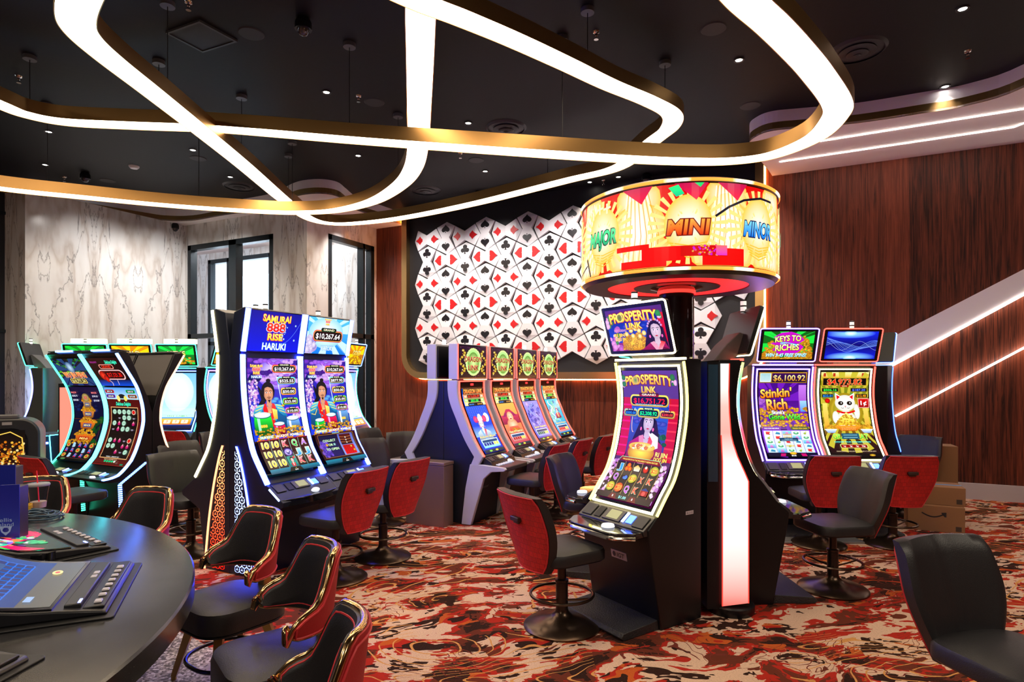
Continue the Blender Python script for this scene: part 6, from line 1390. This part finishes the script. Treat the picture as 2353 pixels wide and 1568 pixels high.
# ---------- dragon row
KD=[(.515,.753),(.455,.84),(.40,.93),(.34,1.05),(.294,1.16),(.24,1.28),(.206,1.38),(.192,1.48),(.193,1.585)]
def dragon(y,back,v,label):
    w=.66; q=w/2; ph=-math.pi/2 if back else math.pi/2; r=empty('slot_machine',(-3.745,y,0),ph); cv=curve(KD)
    M_in=mat('navy_cabinet',(.008,.010,.020),.4)
    MB().side([(0.002,0),(.36,0),(.42,.50),(.50,.66)]+[(d-.06,z) for d,z in cv['C']]+[(.12,1.58),(0.002,1.58)],-q+.03,q-.03).build('cabinet',M_in,r,bev=.004,fix=True,smooth=.5)
    aw=.045
    for s in (-1,1):
        x0,x1=(-q,-q+aw) if s<0 else (q-aw,q)
        C=cv['C']; prof=[(.47,.665)]+[(d+.004,z) for d,z in C]+[(.18,1.592),(.07,1.592)]+[(d-.125+.02*(1-(z-.75)/.83),z) for d,z in C[::-1]]+[(.37,.665)]
        MB().side(prof,x0,x1).build('silver_arm',M_silver,r,bev=.006,fix=True,smooth=.5)
        MB().side([(.36,.67),(.50,.672),(.78,.655),(.80,.635),(.775,.615),(.62,.60),(.53,.52),(.37,0),(.25,0),(.30,.40)],x0,x1).build('silver_leg',M_silver,r,bev=.006,fix=True,smooth=.5)
    for a_ in ((-q+aw-.004,-q+aw+.010,0,1,24),(q-aw-.010,q-aw+.004,0,1,24),(-q+aw,q-aw,.986,1,2)): b=MB(); strip(b,cv,*a_[:4],-.01,.010,a_[4]); b.build('red_light_strip',LR,r,fix=True)
    b=MB(); strip(b,cv,-q+aw+.008,q-aw-.008,.0,.985,-.05,.0,24); pan=b.build('screen_surround',M_glossb,r,fix=True)
    if not back:
        screen(cv,-q+.095,q-.095,.03,.90,art_drag(v),'main_screen',r,ART('art_dragon',1.35))
        f=flatfn((0,0),(1,1),0,1); d,z=cv['at'](.95,.003); MB().box(-.03,.03,-d-.004,-d+.004,z-.012,z+.012).build('small_red_light',led('badge',(1,.03,.03),2),r)
    MB().side([(.50,.66),(.515,.748),(.60,.70),(.62,.655)],-q+aw,q-aw).build('console',mat('console_dark',(.02,.02,.023),.3),r,bev=.004,fix=True)
    d_=MB().flat([(-q+aw,-.55),(-q+aw,-.76),(-q+.10,-.79),(q-.10,-.79),(q-aw,-.76),(q-aw,-.55)],.605,.655).build('armrest',mat('padded_armrest',(.06,.045,.045),.5),r,bev=.01,fix=True)
    if not back: 
        deck_parts(r,w-.1,(.52,.745),(.605,.698),(.70,.657),led('deck_blue',(.25,.35,1),8))
        b=MB()
        for i in range(2):
            for j in range(7): b.box(-.21+.055*j+.01*i,-.175+.055*j+.01*i,-.665+.035*i,-.64+.035*i,.655,.668)
        b.build('button_bank',mat('pale_buttons',(.7,.7,.75),.4,em=(.6,.7,1),es=.35),r,bev=.003)
    # top box
    t0,t1=1.60,2.0; b=MB(); b.box(-q-.0,q+.0,-.205,-.085,t0,t1); tb=b.build('top_box',M_silver,r,bev=.005)
    MB().box(-q+.02,q-.02,-.086,-.060,t0+.02,t1-.02).build('box_back',M_cab,tb,bev=.01)
    if not back:
        MB().box(-q+.014,q-.014,-.211,-.205,t0+.008,t1-.008).build('screen_glass',M_glossb,tb); place_art(art_drag_top(),'display_image',lambda u,v_,off:(-q+.03+(w-.06)*u,-.2112-off,t0+.02+(t1-t0-.04)*v_),[],tb,ART('art_dragon_top',1.3))
    if not back:
        for s in (-1,1): MB().box(min(s*(q-.006),s*(q+.003)),max(s*(q-.006),s*(q+.003)),-.213,-.203,t0,t1).build('edge_light',LR,tb)
    MB().side([(.0,1.58),(.06,1.58),(.06,1.78),(.10,1.84),(.10,1.88),(.04,1.86),(.0,1.80)],-.04,.04).build('support_arm',M_in,r,bev=.005,fix=True)
    MB().lathe([(.001,0),(.02,0),(.022,.01),(.022,.06),(.001,.062)],14,(.1,-.12,t1)).build('signal_candle',mat('candle_clear',(.8,.85,.9),.2,em=(.8,.9,1),es=1.2),r)
    if not back: 
        a=Art(.3); a.text('ARISTOCRAT',.5,.15,.14,(.4,.38,.4),w=.9,shear=.2,bold=0); fz=flatfn((.385,.2),(.42,.50),-.16,.02); 
        place_art(a,'maker_lettering',lambda u,v_,off:fz(u,.55+.14*v_,.002+off),[],r,mat('maker_silver',(.35,.33,.35),.4,.4))
    return tag(r,label,'slot machine')
for k,(v,lb) in enumerate([(0,'first machine of the red-outlined dragon row, pale lady under a moon'),(1,'second machine of the dragon row, golden screen with a laughing bald figure'),(2,'third machine of the dragon row, lilac and blue screen'),(3,'fourth and farthest machine of the dragon row, turquoise screen')]): dragon(6.11+.745*k,False,v,lb)
dragon(6.11,True,0,'silver-armed slot machine back to back with the first dragon machine')
# ---------- hourglass bank at the left
KL=[(.33,.642),(.214,.766),(.137,.951),(.093,1.12),(.088,1.22),(.10,1.34),(.155,1.523),(.253,1.69),(.362,1.87)]
def hourglass(x,back,main,top,l_,label):
    w=.64; q=w/2; ph=math.pi if back else 0; r=empty('slot_machine',(x,4.10,0),ph); cv=curve(KL)
    C=cv['C']; prof=[(0.002,0),(.30,0),(.27,.40),(.33,.56),(.50,.575),(.50,.60),(.34,.635)]+[(d-.008,z) for d,z in C]+[(.345,1.895),(.25,1.88),(.05,1.42),(.002,1.25)]
    MB().side(prof,-q,q).build('cabinet',M_cab if not back else M_cab,r,bev=.005,fix=True,smooth=.5)
    MB().side([(.248,1.886),(.34,1.90),(.345,1.91),(.235,1.90)],-q,q).build('top_trim',M_greyp,r,fix=True)
    b=MB(); f=flatfn((.05,1.42),(.25,1.88),-q+.02,q-.02); b.add([f(u,v,-o) for o in (.001,.006) for v in (.02,.98) for u in (0,1)],[(0,2,3,1),(4,5,7,6),(0,1,5,4),(2,6,7,3),(0,4,6,2),(1,3,7,5)]); b.build('rear_panel',mat('rear_grey_panel',(.085,.075,.07),.55),r,fix=True)
    if main:
        m=ART('art_screen_left',1.1); screen(cv,-q+.045,q-.045,.06,.70,main,'main_screen',r,m); screen(cv,-q+.045,q-.045,.715,.965,top,'top_screen',r,m)
        f2=flatfn((.47,.606),(.34,.64),-q,q)
        deck_parts(r,w,(.34,.645),(.43,.615),(.50,.603),led('deck_blue',(.25,.35,1),8))
    full=curve([(.50,.602),(.44,.606),(.38,.618)]+KL,2)
    for s,lm in ((1,l_[0]),(-1,l_[1])):
        b=MB(); x0,x1=(q-.030,q+.006) if s>0 else (-q-.006,-q+.012); strip(b,full,x0,x1,.0,1.,-.004,.010,40); b.build('edge_light_strip',lm,r,fix=True)
    MB().box(-.15,.15,-.36,-.33,1.895,1.915).build('top_lamp',LIB if not back else M_greyp,r,bev=.005)
    P=[(.04,.735),(.32,.54),(.305,.20)]; Qp=[(.08,.735),(.36,.54),(.345,.20)]; b=MB()
    for i in range(2):
        N_=16
        for k in range(N_):
            t=(k+.15)/N_; t2=(k+.75)/N_; A_=lambda T,PP:(PP[i][0]+(PP[i+1][0]-PP[i][0])*T,PP[i][1]+(PP[i+1][1]-PP[i][1])*T)
            b.side([A_(t,P),A_(t,Qp),A_(t2,Qp),A_(t2,P)],q,q+.004)
    b.build('side_leg_light',l_[2],r,fix=True)
    return tag(r,label,'slot machine')
hourglass(-6.62,False,art_del(),art_del_top(),(LIB,LT,LIB),'hourglass slot machine edged in bright blue-white light, brown dessert-themed screen')
hourglass(-7.28,False,art_wu(),art_wu_top(),(LT,LG,LG),'hourglass slot machine edged in green light, tower of golden bowls on screen')
hourglass(-6.62,True,None,None,(LR,led('copper',(1,.5,.3),3),led('dim_blue',(.1,.2,1),2)),'hourglass machine facing away, its grey back and red-lit edge showing')
hourglass(-7.28,True,None,None,(LR,led('copper',(1,.5,.3),3),led('dim_blue',(.1,.2,1),2)),'second hourglass machine facing away, mostly behind the blue-white one')
# glowing red panel left of the hourglass bank
r=empty('light_panel',(*Q(158,1082,.50),0),fang(-60)); MB().box(-.10,.10,-.02,.03,0,1.55).build('panel_frame',M_cab,r,bev=.004); MB().box(-.085,.085,-.026,-.02,.45,1.5).build('diffuser',glow('panel_salmon',(1,.20,.14),1.6),r); tag(r,'upright glowing salmon-red light panel left of the green-edged hourglass machine','light panel')
# ---------- far bank in front of the marble
for k,(X,D,a,sv,lb) in enumerate([(-6.95,9.9,-75,0,'far slot machine by the marble wall, green monitor, left one'),(-6.22,9.95,-80,1,'far slot machine by the marble wall with an orange monitor'),(-5.48,10.0,-85,2,'far slot machine by the marble wall with a blank white screen')]):
    o=curved_cabinet(camloc(X,D+.2),fang(a),.66,main=art_white_main(k),top=art_coin_top(sv),leds=(LIB,LG,LG),label=lb,es=1.5,detail=False,badge=False)
    MB().box(-.24,.26,-.22,-.12,2.16,2.24).build('topper',glow('topper_cream',(1,.90,.55),2.2),o,bev=.01)
o=curved_cabinet(camloc(-7.35,9.75),fang(-165),.66,main=art_white_main(0),top=art_coin_top(0),leds=(LV,LIB,LG),label='far slot machine turned sideways beside the grey marble pillar, violet edge',es=1.2,detail=False,badge=False,basecol=mat('grey_green_shell',(.04,.05,.05),.2))  # shell colour is a grey-green, paler than the other cabinets
o=curved_cabinet(camloc(-4.66,9.4),fang(-8),.66,main=art_white_main(1),top=art_coin_top(1),leds=(LV,LG,LG),label='slot machine in the gap before the glass doors, green edge',es=1.,detail=False,badge=False)
o=curved_cabinet(camloc(-2.78,9.8),fang(-10),.66,main=art_white_main(1),top=art_coin_top(1),leds=(LV,LG,LIB),label='dark slot machine behind the farther warrior machine, before the glass door',es=1.,detail=False,badge=False)
# ---------- electronic table hood and lit cabinet at the far left
x,y=Q(22,1105,.55); r=empty('hooded_game_cabinet',(x,y,0),fang(-62))
P=rrect(-.27,.27,0,1.20,.17,8); MB().wall(P,-.10,.22).build('hood',mat('hood_plastic',(.02,.02,.022),.35),r,bev=.02,fix=True,segs=3)
MB().wall(rrect(-.17,.17,.55,1.10,.13,8),-.115,-.10).build('screen_glass',M_glossb,r,fix=True)
a=Art(1.55); a.rect(0,0,1,1.55,(.20,.08,.01),(.03,.01,.01)); a.blobs(120,.35,.05,1,1.2,.04,[(1,.75,.25),(.9,.5,.1),(.6,.3,.05),(1,.9,.6)],4); a.blobs(60,0,.1,.5,1.1,.03,[(.6,.25,.05),(.3,.1,.03),(.8,.4,.1)],5); a.ell(.15,.75,.09,.08,(1,.3,.05),(.5,.05,.0)); a.line([(.04,1.1),(.3,1.42),(.6,1.5),(.92,1.3),(.96,.9),(.9,.1)],.03,(1,.8,.35))
place_art(a,'display_image',lambda u,v,off:(-.15+.30*u,-.1155-off,.58+.50*v),[],r,ART('art_hood',1.2))
MB().box(-.09,.09,-.09,-.0,1.195,1.24).build('carry_handle',M_greyp,r,bev=.012); MB().box(-.04,.04,-.105,-.099,1.135,1.165).build('badge',mat('badge_pale',(.5,.48,.45),.3,.5),r)
tag(r,'rounded black game hood with a fiery golden screen at the far left','game cabinet')
x,y=Q(112,1092,.40); r=empty('lit_cabinet',(x,y,0),fang(-50)); MB().box(-.16,.18,-.14,.25,0,.92).build('body',mat('blue_black_cabinet',(.012,.03,.08),.3),r,bev=.01)
MB().tube([(-.16,-.145,.90),(.0,-.145,.90),(.03,-.145,.4)],.006,6).tube([(.0,-.145,.905),(.18,-.145,.915),(.185,-.145,.35)],.006,6).build('teal_light_line',LT,r); MB().box(-.10,-.01,-.15,-.14,.80,.825).build('slot_light',LIB,r)
tag(r,'low dark cabinet outlined in teal light beside the golden-screened hood','cabinet')
# =============== camera, light, view
cam=bpy.data.cameras.new('camera'); co=bpy.data.objects.new('camera',cam); COL.objects.link(co)
co.location=(0,0,H); co.rotation_euler=(math.pi/2,0,math.atan2(ST,CT)); cam.sensor_width=36; cam.lens=F/2353*36
cam.shift_y=(HY-784)/2353; cam.clip_start=.05; sc.camera=co
w=bpy.data.worlds.new('sky'); sc.world=w; w.use_nodes=True
bg=w.node_tree.nodes['Background']; bg.inputs[0].default_value=(.80,.90,1,1); bg.inputs[1].default_value=5.0
def area(n,loc,rot,sx,sy,p,c=(1,1,1)):
    l=bpy.data.lights.new(n,'AREA'); l.shape='RECTANGLE'; l.size=sx; l.size_y=sy; l.energy=p; l.color=c
    o=bpy.data.objects.new(n,l); COL.objects.link(o); o.location=loc; o.rotation_euler=rot; return o
def spot(n,loc,tgt,p,ang=70,c=(1,.86,.70),blend=.8,r=.05):
    l=bpy.data.lights.new(n,'SPOT'); l.energy=p; l.spot_size=math.radians(ang); l.spot_blend=blend; l.color=c; l.shadow_soft_size=r
    o=bpy.data.objects.new(n,l); COL.objects.link(o); o.location=loc
    o.rotation_euler=(Vector(tgt)-Vector(loc)).to_track_quat('-Z','Y').to_euler(); return o
for px,py in DL:
    x,y=QC(px,py); spot('downlight_beam',(x,y,CEIL-.03),(x,y,0),60,85)
# mural wash lights in the ceiling above it
for k in range(5):
    x=-6.6+1.35*k; spot('mural_wash',(x,8.5,CEIL-.03),(x,10,2.9),230,80,(1,.93,.88))
# added fill lamps, out of view behind and beside the camera
for x,y in ((-6,-2),(-2,-2.5),(3,-1.5),(5,3),(3,2.5),(-1,-4.5),(-9,1)):
    area('hall_fill',(x,y,CEIL-.02),(0,0,0),1.2,.4,70,(1,.86,.68))
for x,y,tx,ty in ((-9.6,6.3,-11.4,6.4),(-9.6,7.2,-11.4,7.5),(-9.9,6.6,-9.9,8.1),(-7.6,8.8,-8.1,9.0)): spot('marble_fill',(x,y,SOF-.03),(tx,ty,2.6),170,90,(1,.95,.9))  # added spots without fixtures, put in to brighten the marble
area('vestibule_lamp',(-10.2,9.2,SOF-.02),(0,0,0),1.6,.8,120,(1,.97,.95))
sc.view_settings.view_transform='Standard'; sc.view_settings.look='None'; sc.view_settings.exposure=0.0; sc.view_settings.gamma=1; sc.view_settings.use_curve_mapping=False
